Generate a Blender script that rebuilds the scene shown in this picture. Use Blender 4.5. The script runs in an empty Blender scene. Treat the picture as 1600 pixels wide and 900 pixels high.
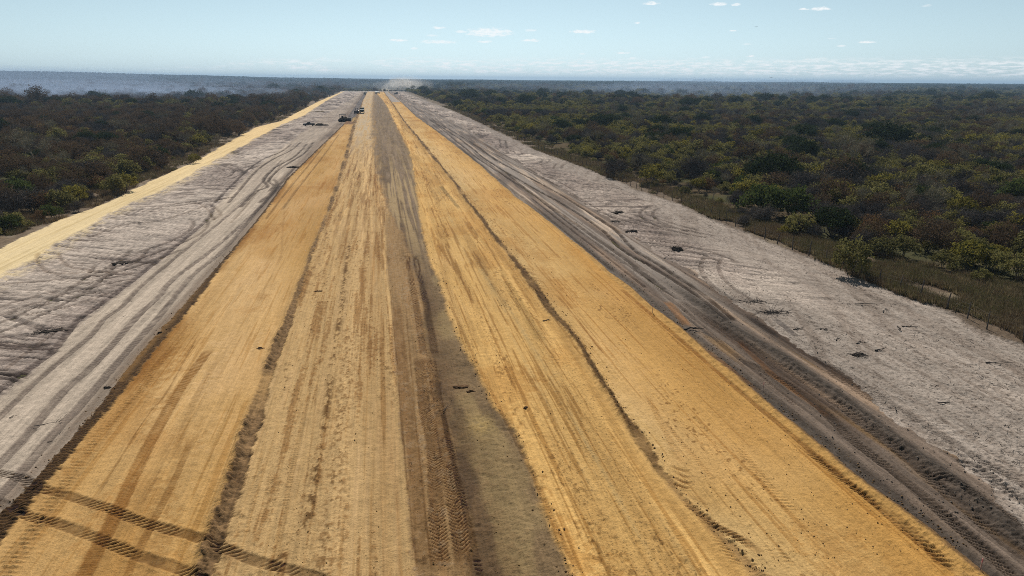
import bpy, math, random, time
import numpy as np
from mathutils import Vector, Matrix
T0 = time.time()
C = bpy.context.scene
COL = C.collection
rng = np.random.default_rng(7)
random.seed(7)

# ------------------------------------------------------------------ camera
H = 22.0                      # metres above the cleared ground
FPX = 1067.0                  # focal length in pixels of a 1600 px wide frame (24 mm)
ROLL = math.radians(0.47)
PITCH = math.atan((450 - 124.5) / FPX)
YAW = math.radians(10.75)
_f = np.array([math.sin(YAW) * math.cos(PITCH), math.cos(YAW) * math.cos(PITCH), -math.sin(PITCH)])
_r0 = np.array([math.cos(YAW), -math.sin(YAW), 0.0])
_u0 = np.cross(_r0, _f)
_r = math.cos(ROLL) * _r0 + math.sin(ROLL) * _u0
_u = -math.sin(ROLL) * _r0 + math.cos(ROLL) * _u0

cam = bpy.data.cameras.new('camera')
cam.sensor_width = 36.0
cam.lens = 36.0 * FPX / 1600.0
cam.clip_start = 0.5
cam.clip_end = 60000.0
camo = bpy.data.objects.new('camera', cam)
COL.objects.link(camo)
camo.matrix_world = Matrix(((_r[0], _u[0], -_f[0], 0), (_r[1], _u[1], -_f[1], 0), (_r[2], _u[2], -_f[2], H), (0, 0, 0, 1)))
C.camera = camo


def gp(px, py, z=0.0):
    """ground point under a spot of the photograph"""
    v = _f + _r * (px - 800) / FPX - _u * (py - 450) / FPX
    t = (z - H) / v[2]
    return v[0] * t, v[1] * t


def pj(x, y, z=0.0):
    """where a world point shows in the 1600x900 frame, and its depth"""
    d = np.stack([np.asarray(x, float), np.asarray(y, float), np.asarray(z, float) + 0 * np.asarray(x, float) - H])
    d = d.astype(np.float32)
    zc = np.tensordot(_f, d, 1)
    zs = np.where(zc > 1, zc, 1)
    return 800 + FPX * np.tensordot(_r, d, 1) / zs, 450 - FPX * np.tensordot(_u, d, 1) / zs, zc


# ------------------------------------------------------------------ sun, sky, exposure
SUN_EL, SUN_AZ = math.radians(47), math.radians(8)      # azimuth from +Y towards +X: ahead, to the left
sun = bpy.data.lights.new('sun', 'SUN')
sun.energy = 5.0
sun.angle = math.radians(0.53)
sun.color = (1.0, 0.95, 0.87)
suno = bpy.data.objects.new('sun', sun)
COL.objects.link(suno)
sd = Vector((math.sin(SUN_AZ) * math.cos(SUN_EL), math.cos(SUN_AZ) * math.cos(SUN_EL), math.sin(SUN_EL)))
suno.rotation_euler = sd.to_track_quat('Z', 'Y').to_euler()
suno.location = (0, 0, 200)

W = bpy.data.worlds.new('World')
C.world = W
W.use_nodes = True


class NT:
    """small helper for node trees"""
    def __init__(s, tree):
        s.t = tree
        s.n = tree.nodes
        s.l = tree.links

    def node(s, kind, **kw):
        n = s.n.new(kind)
        for k, v in kw.items():
            setattr(n, k, v)
        return n

    def put(s, sock, v):
        if hasattr(v, 'is_output') or isinstance(v, bpy.types.NodeSocket):
            s.l.new(v, sock)
        else:
            sock.default_value = v

    def math(s, op, a, b=0.0, c=0.0, clamp=False):
        n = s.node('ShaderNodeMath', operation=op, use_clamp=clamp)
        s.put(n.inputs[0], a)
        s.put(n.inputs[1], b)
        s.put(n.inputs[2], c)
        return n.outputs[0]

    def mix(s, f, a, b, blend='MIX'):
        n = s.node('ShaderNodeMix', data_type='RGBA', blend_type=blend)
        s.put(n.inputs[0], f)
        s.put(n.inputs[6], a)
        s.put(n.inputs[7], b)
        return n.outputs[2]

    def noise(s, vec, scale, detail=3.0, rough=0.55, col=False):
        n = s.node('ShaderNodeTexNoise')
        if vec is not None:
            s.l.new(vec, n.inputs['Vector'])
        n.inputs['Scale'].default_value = scale
        n.inputs['Detail'].default_value = detail
        n.inputs['Roughness'].default_value = rough
        return n.outputs['Color' if col else 'Fac']

    def ramp(s, v, lo, hi, a=0.0, b=1.0):
        n = s.node('ShaderNodeMapRange', interpolation_type='SMOOTHSTEP')
        s.put(n.inputs[0], v)
        n.inputs[1].default_value = lo
        n.inputs[2].default_value = hi
        n.inputs[3].default_value = a
        n.inputs[4].default_value = b
        return n.outputs[0]


wt = NT(W.node_tree)
bg = W.node_tree.nodes['Background']
sky = wt.node('ShaderNodeTexSky', sky_type='NISHITA')
sky.sun_disc = False
sky.sun_elevation = SUN_EL
sky.sun_rotation = SUN_AZ
sky.altitude = 300
sky.air_density = 1.0
sky.dust_density = 0.5
sky.ozone_density = 2.0
tc = wt.node('ShaderNodeTexCoord')
sp = wt.node('ShaderNodeSeparateXYZ')
wt.l.new(tc.outputs['Generated'], sp.inputs[0])
sx, sy, sz = sp.outputs
az = wt.math('ARCTAN2', sx, sy)
el = wt.math('ARCSINE', sz)
# fair-weather cumulus, small with distance, thickening into a bank low over the horizon
cv = wt.node('ShaderNodeCombineXYZ')
wt.put(cv.inputs[0], wt.math('MULTIPLY', az, 60.0))
wt.put(cv.inputs[1], wt.math('MULTIPLY', el, 330.0))
n1 = wt.noise(cv.outputs[0], 1.0, 5.0, 0.6)
cv2 = wt.node('ShaderNodeCombineXYZ')
wt.put(cv2.inputs[0], wt.math('MULTIPLY', az, 9.0))
wt.put(cv2.inputs[1], wt.math('MULTIPLY', el, 40.0))
n2 = wt.noise(cv2.outputs[0], 1.0, 2.0)
bank = wt.math('MULTIPLY', wt.ramp(el, 0.004, 0.012), wt.ramp(el, 0.020, 0.033, 1.0, 0.0))
bank = wt.math('MULTIPLY', bank, wt.ramp(wt.math('ADD', wt.math('MULTIPLY', az, 0.55), n2), 0.40, 0.62))
bank = wt.math('MULTIPLY', bank, wt.ramp(n1, 0.40, 0.66))
bank = wt.math('MULTIPLY', bank, 0.9)


def puff(px, py, w, h, amt):
    """one small cloud at the direction of a spot in the photograph (w, h: half sizes in pixels)"""
    v = _f + _r * (px - 800) / FPX - _u * (py - 450) / FPX
    v = v / np.linalg.norm(v)
    a0, e0 = math.atan2(v[0], v[1]), math.asin(v[2])
    dx = wt.math('MULTIPLY', wt.math('SUBTRACT', az, a0), FPX / w)
    dy = wt.math('MULTIPLY', wt.math('SUBTRACT', el, e0), FPX / h)
    dyn = wt.math('MULTIPLY', wt.math('MINIMUM', dy, 0.0), 1.6)      # flat base
    dyp = wt.math('MAXIMUM', dy, 0.0)
    r2 = wt.math('ADD', wt.math('MULTIPLY', dx, dx), wt.math('ADD', wt.math('MULTIPLY', dyn, dyn), wt.math('MULTIPLY', dyp, dyp)))
    m = wt.math('ADD', r2, wt.math('MULTIPLY', wt.math('SUBTRACT', n3, 0.5), 3.4))
    return wt.math('MULTIPLY', wt.ramp(m, -0.2, 1.25, 1.0, 0.0), amt)


cv3 = wt.node('ShaderNodeCombineXYZ')
wt.put(cv3.inputs[0], wt.math('MULTIPLY', az, 130.0))
wt.put(cv3.inputs[1], wt.math('MULTIPLY', el, 420.0))
n3 = wt.noise(cv3.outputs[0], 1.0, 4.0, 0.6)
cl = bank
for p in [(622, 63.5, 14, 2.4, .9), (686, 44, 10, 2.4, .8), (675, 56, 9, 2, .5), (684, 66, 30, 3.5, .7), (648, 76, 7, 2, .6),
          (764, 52, 36, 8, .85), (720, 50, 9, 2.4, .7), (790, 49, 10, 3, .7), (757, 65.5, 12, 2.2, .8), (829, 48, 9, 2.4, .5),
          (830, 63.5, 14, 2.6, .9), (911, 50, 20, 3.2, .95), (995, 36, 5, 1.8, .8), (973, 83, 12, 1.6, .8), (910, 84.5, 6, 1.6, .5),
          (988, 91, 5, 1.6, .7), (1018, 6, 13, 3, .95), (1123, 7, 11, 3, .95), (1150, 7.5, 7, 2.4, .8), (1256, 14.5, 8, 1.8, .9),
          (1283, 14, 13, 3.2, .95), (1145, 48, 5, 1.6, .8), (1355, 66, 12, 2, .95), (1314, 72, 7, 1.6, .6), (1173, 88, 6, 2, .8),
          (1102, 90, 8, 2, .5), (1448, 9, 6, 2, .35), (1275, 94, 18, 4, .5), (1100, 100, 20, 3, .4), (1300, 60.5, 6, 1.2, .3),
          (1168, 69, 7, 1.5, .35), (690, 94, 14, 2, .35), (520, 95, 30, 3, .3)]:
    cl = wt.math('MAXIMUM', cl, puff(*p))
bw = wt.node('ShaderNodeRGBToBW')
wt.l.new(sky.outputs[0], bw.inputs[0])
pale = wt.node('ShaderNodeVectorMath', operation='SCALE')
pale.inputs[0].default_value = (0.75, 1.03, 1.17)
wt.l.new(bw.outputs[0], pale.inputs['Scale'])
skyc = wt.mix(0.72, sky.outputs[0], pale.outputs[0])
wt.put(bg.inputs[0], wt.mix(cl, skyc, (10.6, 10.9, 11.0, 1)))
bg.inputs[1].default_value = 0.092

HAZE = 0.00011              # density of the haze box

C.view_settings.view_transform = 'Standard'
C.view_settings.look = 'None'
C.view_settings.gamma = 1
C.view_settings.use_curve_mapping = False
C.view_settings.exposure = 0.0
C.cycles.use_denoising = False
C.cycles.filter_width = 0.9
C.cycles.max_bounces = 6
C.cycles.diffuse_bounces = 2
C.cycles.transmission_bounces = 4
C.cycles.transparent_max_bounces = 8
C.cycles.volume_bounces = 1
C.render.use_persistent_data = False


# ------------------------------------------------------------------ helpers
def tag(o, label=None, cat=None, group=None, kind=None):
    for k, v in (('label', label), ('category', cat), ('group', group), ('kind', kind)):
        if v:
            o[k] = v
    return o


def mesh_np(name, V, faces, mat=None, parent=None, smooth=False, mats=None, midx=None):
    """faces: (n,k) int array, all the same size"""
    me = bpy.data.meshes.new(name)
    V = np.asarray(V, np.float32)
    faces = np.asarray(faces, np.int32)
    n, k = faces.shape
    me.vertices.add(len(V))
    me.vertices.foreach_set('co', V.ravel())
    me.loops.add(n * k)
    me.loops.foreach_set('vertex_index', faces.ravel())
    me.polygons.add(n)
    me.polygons.foreach_set('loop_start', np.arange(0, n * k, k, dtype=np.int32))
    if smooth:
        me.polygons.foreach_set('use_smooth', np.ones(n, bool))
    for m in (mats or ([mat] if mat else [])):
        me.materials.append(m)
    if midx is not None:
        me.polygons.foreach_set('material_index', np.asarray(midx, np.int32))
    me.update(calc_edges=True)
    o = bpy.data.objects.new(name, me)
    COL.objects.link(o)
    if parent:
        o.parent = parent
    return o


def thing(name, label, cat, loc=(0, 0, 0), rz=0.0, group=None, sc=1.0):
    o = bpy.data.objects.new(name, None)
    o.empty_display_size = 0.2
    COL.objects.link(o)
    o.location = loc
    o.rotation_euler = (0, 0, rz)
    o.scale = (sc, sc, sc)
    return tag(o, label, cat, group)


def mat(name, col, rough=0.8, metal=0.0, var=0.15, scale=3.0, bump=0.0):
    m = bpy.data.materials.new(name)
    m.use_nodes = True
    t = NT(m.node_tree)
    b = m.node_tree.nodes['Principled BSDF']
    g = t.node('ShaderNodeTexCoord')
    n = t.noise(g.outputs['Object'], scale, 4.0)
    a = tuple(c * (1 - var) for c in col) + (1,)
    c2 = tuple(min(1, c * (1 + var)) for c in col) + (1,)
    t.put(b.inputs['Base Color'], t.mix(n, a, c2))
    b.inputs['Roughness'].default_value = rough
    b.inputs['Metallic'].default_value = metal
    b.inputs['Specular IOR Level'].default_value = 0.25
    if bump:
        bn = t.node('ShaderNodeBump')
        bn.inputs['Distance'].default_value = bump
        t.put(bn.inputs['Height'], t.noise(g.outputs['Object'], scale * 6, 4.0))
        t.put(b.inputs['Normal'], bn.outputs[0])
    return m


def _hash(i, j, s):
    h = (i.astype(np.uint32) * np.uint32(374761393) + j.astype(np.uint32) * np.uint32(668265263) + np.uint32((s * 2246822519) & 0xffffffff))
    h = (h ^ (h >> np.uint32(13))) * np.uint32(1274126177)
    h = h ^ (h >> np.uint32(16))
    return (h & np.uint32(0xffffff)).astype(np.float32) / np.float32(0x7fffff) - 1.0


def vn(x, y, seed=0):
    """value noise, -1..1"""
    x = np.asarray(x, np.float32)
    y = np.asarray(y, np.float32)
    x, y = np.broadcast_arrays(x, y)
    fx = np.floor(x)
    fy = np.floor(y)
    i = fx.astype(np.int32)
    j = fy.astype(np.int32)
    u = x - fx
    v = y - fy
    u = u * u * (3 - 2 * u)
    v = v * v * (3 - 2 * v)
    a = _hash(i, j, seed)
    b = _hash(i + 1, j, seed)
    c = _hash(i, j + 1, seed)
    d = _hash(i + 1, j + 1, seed)
    return (a + (b - a) * u) * (1 - v) + (c + (d - c) * u) * v


def fbm(x, y, seed=0, oct=3, gain=0.5):
    r = 0.0
    a = 1.0
    t = 0.0
    for k in range(oct):
        r = r + a * vn(x * 2 ** k + 17.3 * k, y * 2 ** k - 9.1 * k, seed + k)
        t += a
        a *= gain
    return 1.45 * r / t


def sst(a, b, x):
    t = np.clip((x - a) / (b - a), 0, 1)
    return t * t * (3 - 2 * t)


# ------------------------------------------------------------------ lines of the road works (back-projected to the ground)
def line(pts):
    P = np.array([gp(*p) for p in pts])
    P = P[np.argsort(P[:, 1])]
    return lambda y: np.interp(y, P[:, 1], P[:, 0])


L = {}
L['trk_out'] = line([(0, 387), (88, 347), (150, 325), (175, 312), (250, 277), (312, 250), (350, 227), (400, 199), (440, 189), (472, 172), (497, 159), (534, 143.5)])
L['trk_in'] = line([(0, 434), (62, 399), (122, 363), (175, 333), (250, 298), (320, 260), (400, 217), (440, 195.5), (474, 181), (512, 156), (536, 144)])
L['berm_l0'] = line([(-60, 890), (-8, 812), (60, 745), (110, 690), (163, 625), (190, 590), (218, 556), (250, 520), (281, 485), (306, 458), (373, 379), (402, 346), (449, 279), (541, 190), (546, 179), (556, 165), (566, 150), (569, 144)])
L['yel_l'] = line([(-45, 930), (0, 860), (32, 815), (75, 762), (124, 701), (207, 600), (254, 540), (304, 480), (350, 416), (378, 380), (417, 331), (453, 280), (544, 190), (547, 179), (557, 165), (566.5, 150), (569.5, 144)])
L['win_l0'] = line([(305, 900), (330, 820), (348, 775), (364, 717), (375, 684), (395, 632), (425, 548), (452, 482), (468, 445), (483, 402), (496, 368), (510, 332), (520, 305), (528, 280), (540, 240), (551, 196), (568, 155), (574, 144)])
L['win_l1'] = line([(335, 900), (352, 840), (378, 760), (397, 690), (425, 602), (445, 543), (462, 480), (473, 445), (487, 402), (501, 368), (516, 330), (525, 305), (533, 280), (545, 240), (555, 198), (568.5, 155), (574.2, 144)])
L['str_l'] = line([(645, 900), (634, 750), (626, 690), (618, 590), (611, 480), (606, 420), (603, 340), (597, 270), (590, 200), (585, 150)])
L['str_r'] = line([(676, 900), (668, 800), (661, 690), (650, 600), (641, 490), (630, 420), (616, 370), (607, 300), (600, 250), (592, 200), (586, 150)])
L['soil_l'] = line([(740, 900), (716, 780), (700, 690), (680, 600), (668, 540), (658, 480), (645, 420), (632, 372), (608, 320), (597, 290), (590, 262), (586, 230), (584, 200), (583, 180), (583, 165), (584, 150)])
L['soil_r'] = line([(887, 900), (862, 830), (835, 750), (805, 676), (777, 640), (752, 592), (728, 545), (705, 500), (692, 462), (680, 425), (662, 375), (654, 332), (649, 290), (645, 262), (639, 235), (627, 212), (616, 190), (606, 168), (597, 155), (590, 148)])
L['win_r0'] = line([(1165, 900), (1120, 845), (1052, 775), (1008, 716), (978, 672), (955, 630), (915, 570), (885, 523), (856, 492), (828, 450), (795, 405), (765, 368), (733, 325), (707, 287), (677, 250), (652, 218), (630, 190), (612, 162), (601, 146)])
L['win_r1'] = line([(1190, 900), (1135, 845), (1066, 775), (1032, 722), (1006, 680), (973, 640), (938, 585), (905, 530), (872, 490), (840, 448), (806, 405), (775, 368), (740, 325), (713, 287), (683, 250), (657, 218), (633, 190), (614, 162), (602, 146)])
L['yel_r'] = line([(1530, 930), (1486, 897), (1398, 823), (1325, 760), (1225, 675), (1150, 608), (1075, 540), (1025, 497), (970, 450), (870, 362), (800, 308), (745, 258), (680, 205), (650, 183), (626, 160), (607, 145)])
L['berm_r1'] = line([(1570, 930), (1527, 893), (1426, 812), (1352, 757), (1258, 678), (1168, 605), (1095, 540), (1040, 496), (985, 452), (880, 364), (806, 308), (749, 258), (682, 205), (651, 183), (627, 160), (608, 145)])
L['dark_r'] = line([(1660, 880), (1610, 830), (1540, 760), (1440, 680), (1350, 610), (1250, 540), (1165, 490), (1080, 425), (1015, 390), (965, 350), (900, 308), (850, 278), (790, 240), (720, 196), (660, 166), (620, 147)])
L['rough_in'] = line([(-60, 668), (0, 620), (50, 583), (85, 553), (120, 510), (225, 430), (315, 355), (345, 315), (400, 262), (450, 225), (500, 185), (545, 158)])
L['ver_r'] = line([(1640, 556), (1600, 540), (1515, 511), (1494, 495), (1405, 461), (1325, 430), (1272, 408), (1199, 380), (1131, 352), (1075, 325), (1000, 300), (912, 262), (837, 235), (775, 205), (712, 175), (650, 151), (636, 145)])
Y_END = gp(590, 143.3)[1]
Y_A = gp(540, 194.5)[1]         # lane A is laid up to here
Y_D = gp(625, 159.5)[1]         # lane D likewise


def catmull(P, n=6):
    P = np.asarray(P, float)
    Q = np.vstack([2 * P[0] - P[1], P, 2 * P[-1] - P[-2]])
    out = []
    for i in range(1, len(Q) - 2):
        for t in np.linspace(0, 1, n, endpoint=False):
            a, b, c, d = Q[i - 1:i + 3]
            out.append(0.5 * (2 * b + (c - a) * t + (2 * a - 5 * b + 4 * c - d) * t * t + (3 * b - 3 * c + d - a) * t ** 3))
    out.append(P[-1])
    return np.array(out)


# tyre and blade marks: pixel polyline, width m, rut depth, lug height, lug pitch, lug slant (chevron if 'c'), colour factor, opacity, shoulder height
DK = (0.58, 0.54, 0.50)
TRACKS = [
    # two compactor wheels that crossed the left lane
    ([(-40, 738), (0, 741), (37, 750), (60, 767), (112, 782), (175, 802), (225, 822), (312, 847), (400, 882), (480, 903), (560, 930)], .70, .03, .11, .34, .75, (.20, .15, .11), 1.0, .04),
    ([(-40, 780), (0, 787), (27, 800), (42, 811), (100, 827), (155, 847), (212, 872), (275, 893), (330, 915), (400, 940)], .70, .03, .11, .34, .75, (.20, .15, .11), 1.0, .04),
    # wheel ruts on the left sand
    ([(-30, 632), (0, 610), (50, 575), (85, 547), (120, 503), (155, 478), (225, 425), (315, 352), (332, 330), (330, 318)], .75, .08, .03, .22, .3, (.36, .34, .35), .92, .05),
    ([(-30, 678), (0, 652), (62, 592), (140, 527), (162, 500), (190, 480), (225, 444), (300, 382), (362, 332), (400, 295), (440, 250)], .6, .06, .03, .22, .3, (.42, .40, .41), .92, .04),
    ([(-30, 755), (0, 725), (45, 677), (100, 612), (150, 567), (215, 495), (250, 462), (270, 437), (330, 392), (390, 340), (440, 290)], .75, .05, .03, .22, .3, (.38, .36, .37), .92, .03),
    ([(-30, 805), (0, 775), (32, 740), (87, 675), (125, 635), (175, 577), (212, 535), (247, 497), (300, 432), (350, 390), (400, 332), (460, 262)], .75, .05, .03, .22, .3, (.42, .40, .41), .92, .03),
    ([(335, 318), (352, 300), (385, 268), (410, 250), (440, 237), (455, 225)], .7, .07, 0, .3, 0, (.30, .28, .28), .97, .08),
    ([(356, 318), (372, 300), (400, 268), (425, 250), (455, 235), (470, 222)], .7, .07, 0, .3, 0, (.30, .28, .28), .97, .08),
    ([(375, 325), (400, 300), (418, 292), (412, 280), (430, 262), (460, 245), (480, 225)], .8, .09, 0, .3, 0, (.30, .28, .28), .97, .08),
    ([(420, 300), (428, 290), (420, 282), (440, 262), (475, 240), (490, 222)], .8, .09, 0, .3, 0, (.30, .28, .28), .97, .08),
    ([(404, 318), (425, 300), (433, 288), (428, 280)], .8, .09, 0, .3, 0, (.30, .28, .28), .97, .08),
    ([(60, 395), (58, 408), (75, 425), (110, 428), (170, 425), (220, 430)], .6, .08, 0, .3, 0, (.6, .56, .53), .85, .10),
    ([(90, 395), (95, 405), (110, 418), (150, 425), (190, 428)], .6, .08, 0, .3, 0, (.6, .56, .53), .85, .10),
    ([(5, 490), (22, 500), (45, 507), (75, 517)], .9, .12, 0, .3, 0, (.45, .44, .45), .9, .07),
    # lug marks across the rough left sand
    ([(0, 470), (60, 462), (130, 452), (165, 448)], .8, .03, .06, .35, .7, (.85, .84, .84), .6, .03),
    ([(0, 487), (60, 475), (110, 470), (150, 465)], .8, .03, .06, .35, .7, (.85, .84, .84), .6, .03),
    # smooth roller and wheel streaks on the left lane
    ([(328, 548), (305, 580), (282, 612), (250, 668), (215, 737), (185, 802), (140, 890), (120, 930)], .85, .015, .02, .16, .2, (.50, .40, .28), .9, .01),
    ([(345, 560), (325, 590), (300, 640), (285, 680), (268, 730)], .5, .01, .015, .16, .2, (.72, .68, .62), .55, .0),
    ([(300, 687), (270, 762), (237, 825), (210, 880), (190, 930)], .45, .012, .01, .2, 0, (.58, .50, .40), .75, .0),
    ([(307, 533), (262, 615), (232, 652), (200, 702), (165, 760), (148, 790)], .14, .02, 0, .2, 0, (.55, .5, .44), .8, .015),
    ([(257, 725), (235, 770), (218, 800)], .14, .012, .03, .22, 0, (.6, .55, .5), .8, .0),
    ([(445, 330), (441, 370), (440, 400), (430, 420)], .3, .01, 0, .2, 0, (.7, .64, .58), .6, .0),
    # lug prints on both sides of the left windrow
    ([(372, 700), (360, 745), (345, 790), (330, 840), (322, 880)], .5, .02, .05, .25, .5, (.8, .76, .72), .6, .02),
    ([(357, 725), (362, 745), (359, 770)], .35, .02, .07, .3, .2, (.6, .52, .46), .7, .03),
    ([(368, 722), (372, 745), (366, 772)], .35, .02, .07, .3, .2, (.6, .52, .46), .7, .03),
    ([(505, 470), (497, 520), (488, 590), (470, 680), (455, 750), (440, 830), (430, 900)], .35, .02, .04, .25, 0, (.78, .73, .66), .6, .02),
    ([(512, 470), (506, 520), (498, 590), (487, 690), (475, 780)], .12, .02, 0, .25, 0, (.6, .55, .5), .6, .01),
    ([(412, 700), (400, 760), (388, 830), (380, 880)], .3, .01, .03, .2, 0, (.9, .88, .85), .5, .0),
    ([(427, 730), (418, 780), (410, 830)], .35, .01, .05, .22, .6, (.74, .68, .6), .6, .0),
    # the clean brown blade stripe
    ([(620, 480), (632, 600), (645, 700), (655, 800), (665, 905)], .9, .03, 0, .3, 0, (.62, .52, .42), .6, .02),
    ([(606, 400), (612, 480), (623, 600), (630, 690), (640, 790), (652, 905)], .12, .03, 0, .3, 0, (.5, .42, .35), .8, .02),
    ([(634, 480), (644, 600), (653, 700), (664, 800), (675, 905)], .12, .03, 0, .3, 0, (.6, .52, .42), .7, .02),
    # chevron lugs right of it
    ([(655, 560), (664, 640), (677, 700), (681, 780), (690, 905)], .95, .02, .09, .27, 'c', (.30, .22, .15), .95, .03),
    ([(672, 560), (685, 640), (696, 700), (709, 780), (728, 905)], .95, .02, .09, .27, 'c', (.30, .22, .15), .95, .03),
    ([(690, 640), (703, 700), (722, 780), (745, 880), (752, 920)], .4, .02, .08, .3, .5, (.26, .19, .13), .95, .03),
    ([(636, 400), (645, 450), (655, 510), (662, 560)], .7, .02, .08, .3, 'c', (.32, .24, .16), .9, .03),
    ([(648, 400), (660, 450), (672, 510), (680, 560)], .7, .02, .08, .3, 'c', (.32, .24, .16), .9, .03),
    # thin scrape across the stripe
    ([(612, 533), (640, 548), (672, 562)], .12, .02, 0, .3, 0, (.55, .52, .52), .8, .0),
    ([(618, 560), (628, 568)], .1, .02, 0, .3, 0, (.55, .52, .52), .8, .0),
    # pale dusty car tracks on the middle lane
    ([(560, 270), (550, 300), (540, 345), (525, 402), (515, 470)], .3, .01, 0, .3, 0, (1.25, 1.25, 1.25), .7, .01),
    ([(545, 285), (532, 330), (522, 362), (508, 420)], .3, .01, 0, .3, 0, (1.25, 1.25, 1.25), .6, .01),
    ([(570, 262), (574, 290), (580, 330), (583, 392), (584, 450)], .3, .01, 0, .3, 0, (1.3, 1.3, 1.3), .8, .01),
    ([(585, 262), (592, 285), (597, 345), (601, 405), (606, 455), (612, 520), (618, 620)], .3, .01, 0, .3, 0, (1.3, 1.3, 1.3), .8, .01),
    ([(580, 262), (587, 285), (592, 320), (594, 360)], .3, .01, 0, .3, 0, (1.3, 1.3, 1.3), .7, .01),
    ([(520, 268), (560, 262), (600, 268), (630, 275)], .5, .01, 0, .3, 0, (1.25, 1.25, 1.25), .6, .01),
    ([(500, 322), (540, 318), (590, 317), (640, 320)], .5, .03, 0, .3, 0, (.62, .56, .5), .6, .02),
    ([(490, 338), (540, 339), (590, 337), (640, 342)], .5, .03, 0, .3, 0, (.62, .56, .5), .6, .02),
    ([(480, 368), (540, 362), (600, 366)], .4, .02, 0, .3, 0, (.7, .64, .56), .5, .02),
    ([(520, 382), (560, 380), (610, 385)], .4, .02, 0, .3, 0, (.7, .64, .56), .5, .02),
    # right lanes
    ([(700, 470), (740, 560), (790, 660), (830, 740), (870, 830), (905, 905)], .3, .02, .02, .25, 0, (.62, .55, .48), .75, .02),
    ([(684, 385), (700, 410), (728, 450), (740, 480)], .3, .03, 0, .25, 0, (.6, .52, .45), .7, .02),
    ([(868, 462), (900, 500), (930, 540), (945, 560)], .22, .02, 0, .25, 0, (.6, .52, .45), .8, .02),
    ([(830, 450), (865, 500), (888, 530), (905, 555), (925, 575)], .16, .02, 0, .25, 0, (.55, .48, .4), .6, .02),
    ([(1010, 620), (1030, 660), (1050, 700), (1070, 735)], .45, .02, .05, .26, .4, (.72, .64, .56), .65, .02),
    ([(1035, 660), (1060, 690), (1095, 730), (1120, 760)], .4, .01, .04, .26, .4, (.84, .78, .72), .6, .01),
    ([(1090, 665), (1115, 700), (1145, 740)], .4, .01, .03, .26, .4, (.85, .8, .74), .5, .01),
    ([(1150, 700), (1180, 740), (1215, 780), (1260, 820)], .7, .01, .04, .3, .3, (.84, .78, .70), .4, .01),
    ([(1060, 780), (1090, 805), (1125, 830), (1160, 850), (1200, 880)], .55, .03, .09, .28, .7, (.62, .52, .44), .8, .03),
    ([(1085, 800), (1110, 835), (1140, 870), (1160, 900)], .5, .02, .06, .28, .5, (.75, .68, .6), .7, .02),
    ([(1205, 850), (1230, 880), (1250, 900)], .4, .01, .06, .28, .5, (.75, .68, .6), .6, .02),
    ([(1190, 850), (1210, 875), (1230, 900)], .4, .01, .06, .28, .5, (.75, .68, .6), .6, .02),
    ([(1045, 738), (1072, 750), (1092, 748)], .26, .06, 0, .2, 0, (.38, .28, .19), .95, .09),
    ([(1042, 745), (1070, 759), (1092, 757)], .26, .06, 0, .2, 0, (.38, .28, .19), .95, .09),
    ([(1040, 752), (1067, 767), (1090, 767)], .26, .06, 0, .2, 0, (.38, .28, .19), .95, .09),
    ([(1040, 729), (1068, 740), (1085, 737)], .26, .06, 0, .2, 0, (.38, .28, .19), .95, .09),
    ([(720, 290), (690, 312), (672, 330)], .5, .02, 0, .3, 0, (.75, .68, .6), .6, .0),
    ([(665, 232), (690, 236), (722, 240)], .6, .06, 0, .3, 0, (.55, .5, .45), .8, .04),
    ([(662, 240), (690, 245), (705, 243), (740, 240)], .6, .06, 0, .3, 0, (.55, .5, .45), .8, .04),
    ([(688, 292), (705, 312), (718, 328)], .8, .02, 0, .3, 0, (.45, .48, .52), .8, .0),
    ([(735, 355), (755, 380), (775, 405), (790, 440)], .6, .02, 0, .3, 0, (.6, .6, .58), .6, .0),
    ([(790, 440), (808, 470), (830, 510), (850, 540)], 1.0, .01, 0, .3, 0, (.62, .62, .58), .6, .0),
    # right berm groove
    ([(970, 454), (1080, 549), (1155, 615), (1232, 680), (1332, 765), (1405, 828), (1490, 903)], .5, .05, .03, .2, .2, (.55, .46, .38), .85, .03),
    # lugged ruts on the right
    ([(1150, 560), (1210, 590), (1274, 632), (1325, 682), (1400, 742), (1475, 805), (1550, 872), (1600, 920)], .85, .07, .11, .36, .8, (.38, .35, .32), .95, .06),
    ([(1060, 470), (1150, 530), (1257, 597), (1341, 660), (1425, 725), (1487, 780), (1550, 832), (1620, 890)], .85, .07, .11, .36, .8, (.38, .35, .32), .95, .06),
    ([(1250, 700), (1330, 765), (1400, 815), (1450, 860), (1500, 905)], .6, .04, .10, .36, .6, (.40, .36, .33), .9, .05),
    ([(1290, 575), (1330, 602), (1431, 669), (1480, 705), (1550, 750), (1620, 795)], 1.15, .02, .09, .40, .7, (.66, .64, .63), .9, .04),
    ([(1270, 560), (1330, 590), (1395, 631), (1487, 692), (1560, 737), (1620, 772)], .85, .04, .08, .36, .8, (.42, .40, .39), .95, .05),
    ([(1440, 735), (1500, 765), (1560, 800), (1620, 840)], .9, .04, .10, .36, .7, (.42, .40, .38), .9, .05),
    ([(1480, 722), (1520, 728), (1560, 755), (1620, 800)], .5, .07, 0, .36, 0, (.5, .5, .5), .9, .12),
    # ruts along the right verge farther out
    ([(690, 195), (735, 222), (775, 250), (850, 290), (900, 320), (940, 346), (962, 361), (990, 390), (1012, 404), (1032, 416), (1090, 455), (1150, 505)], .7, .11, 0, .3, 0, (.20, .175, .155), .97, .10),
    ([(680, 192), (725, 222), (760, 250), (830, 292), (880, 320), (940, 359), (965, 385), (990, 402), (1020, 418), (1085, 462), (1140, 508)], .7, .11, 0, .3, 0, (.20, .175, .155), .97, .10),
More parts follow.
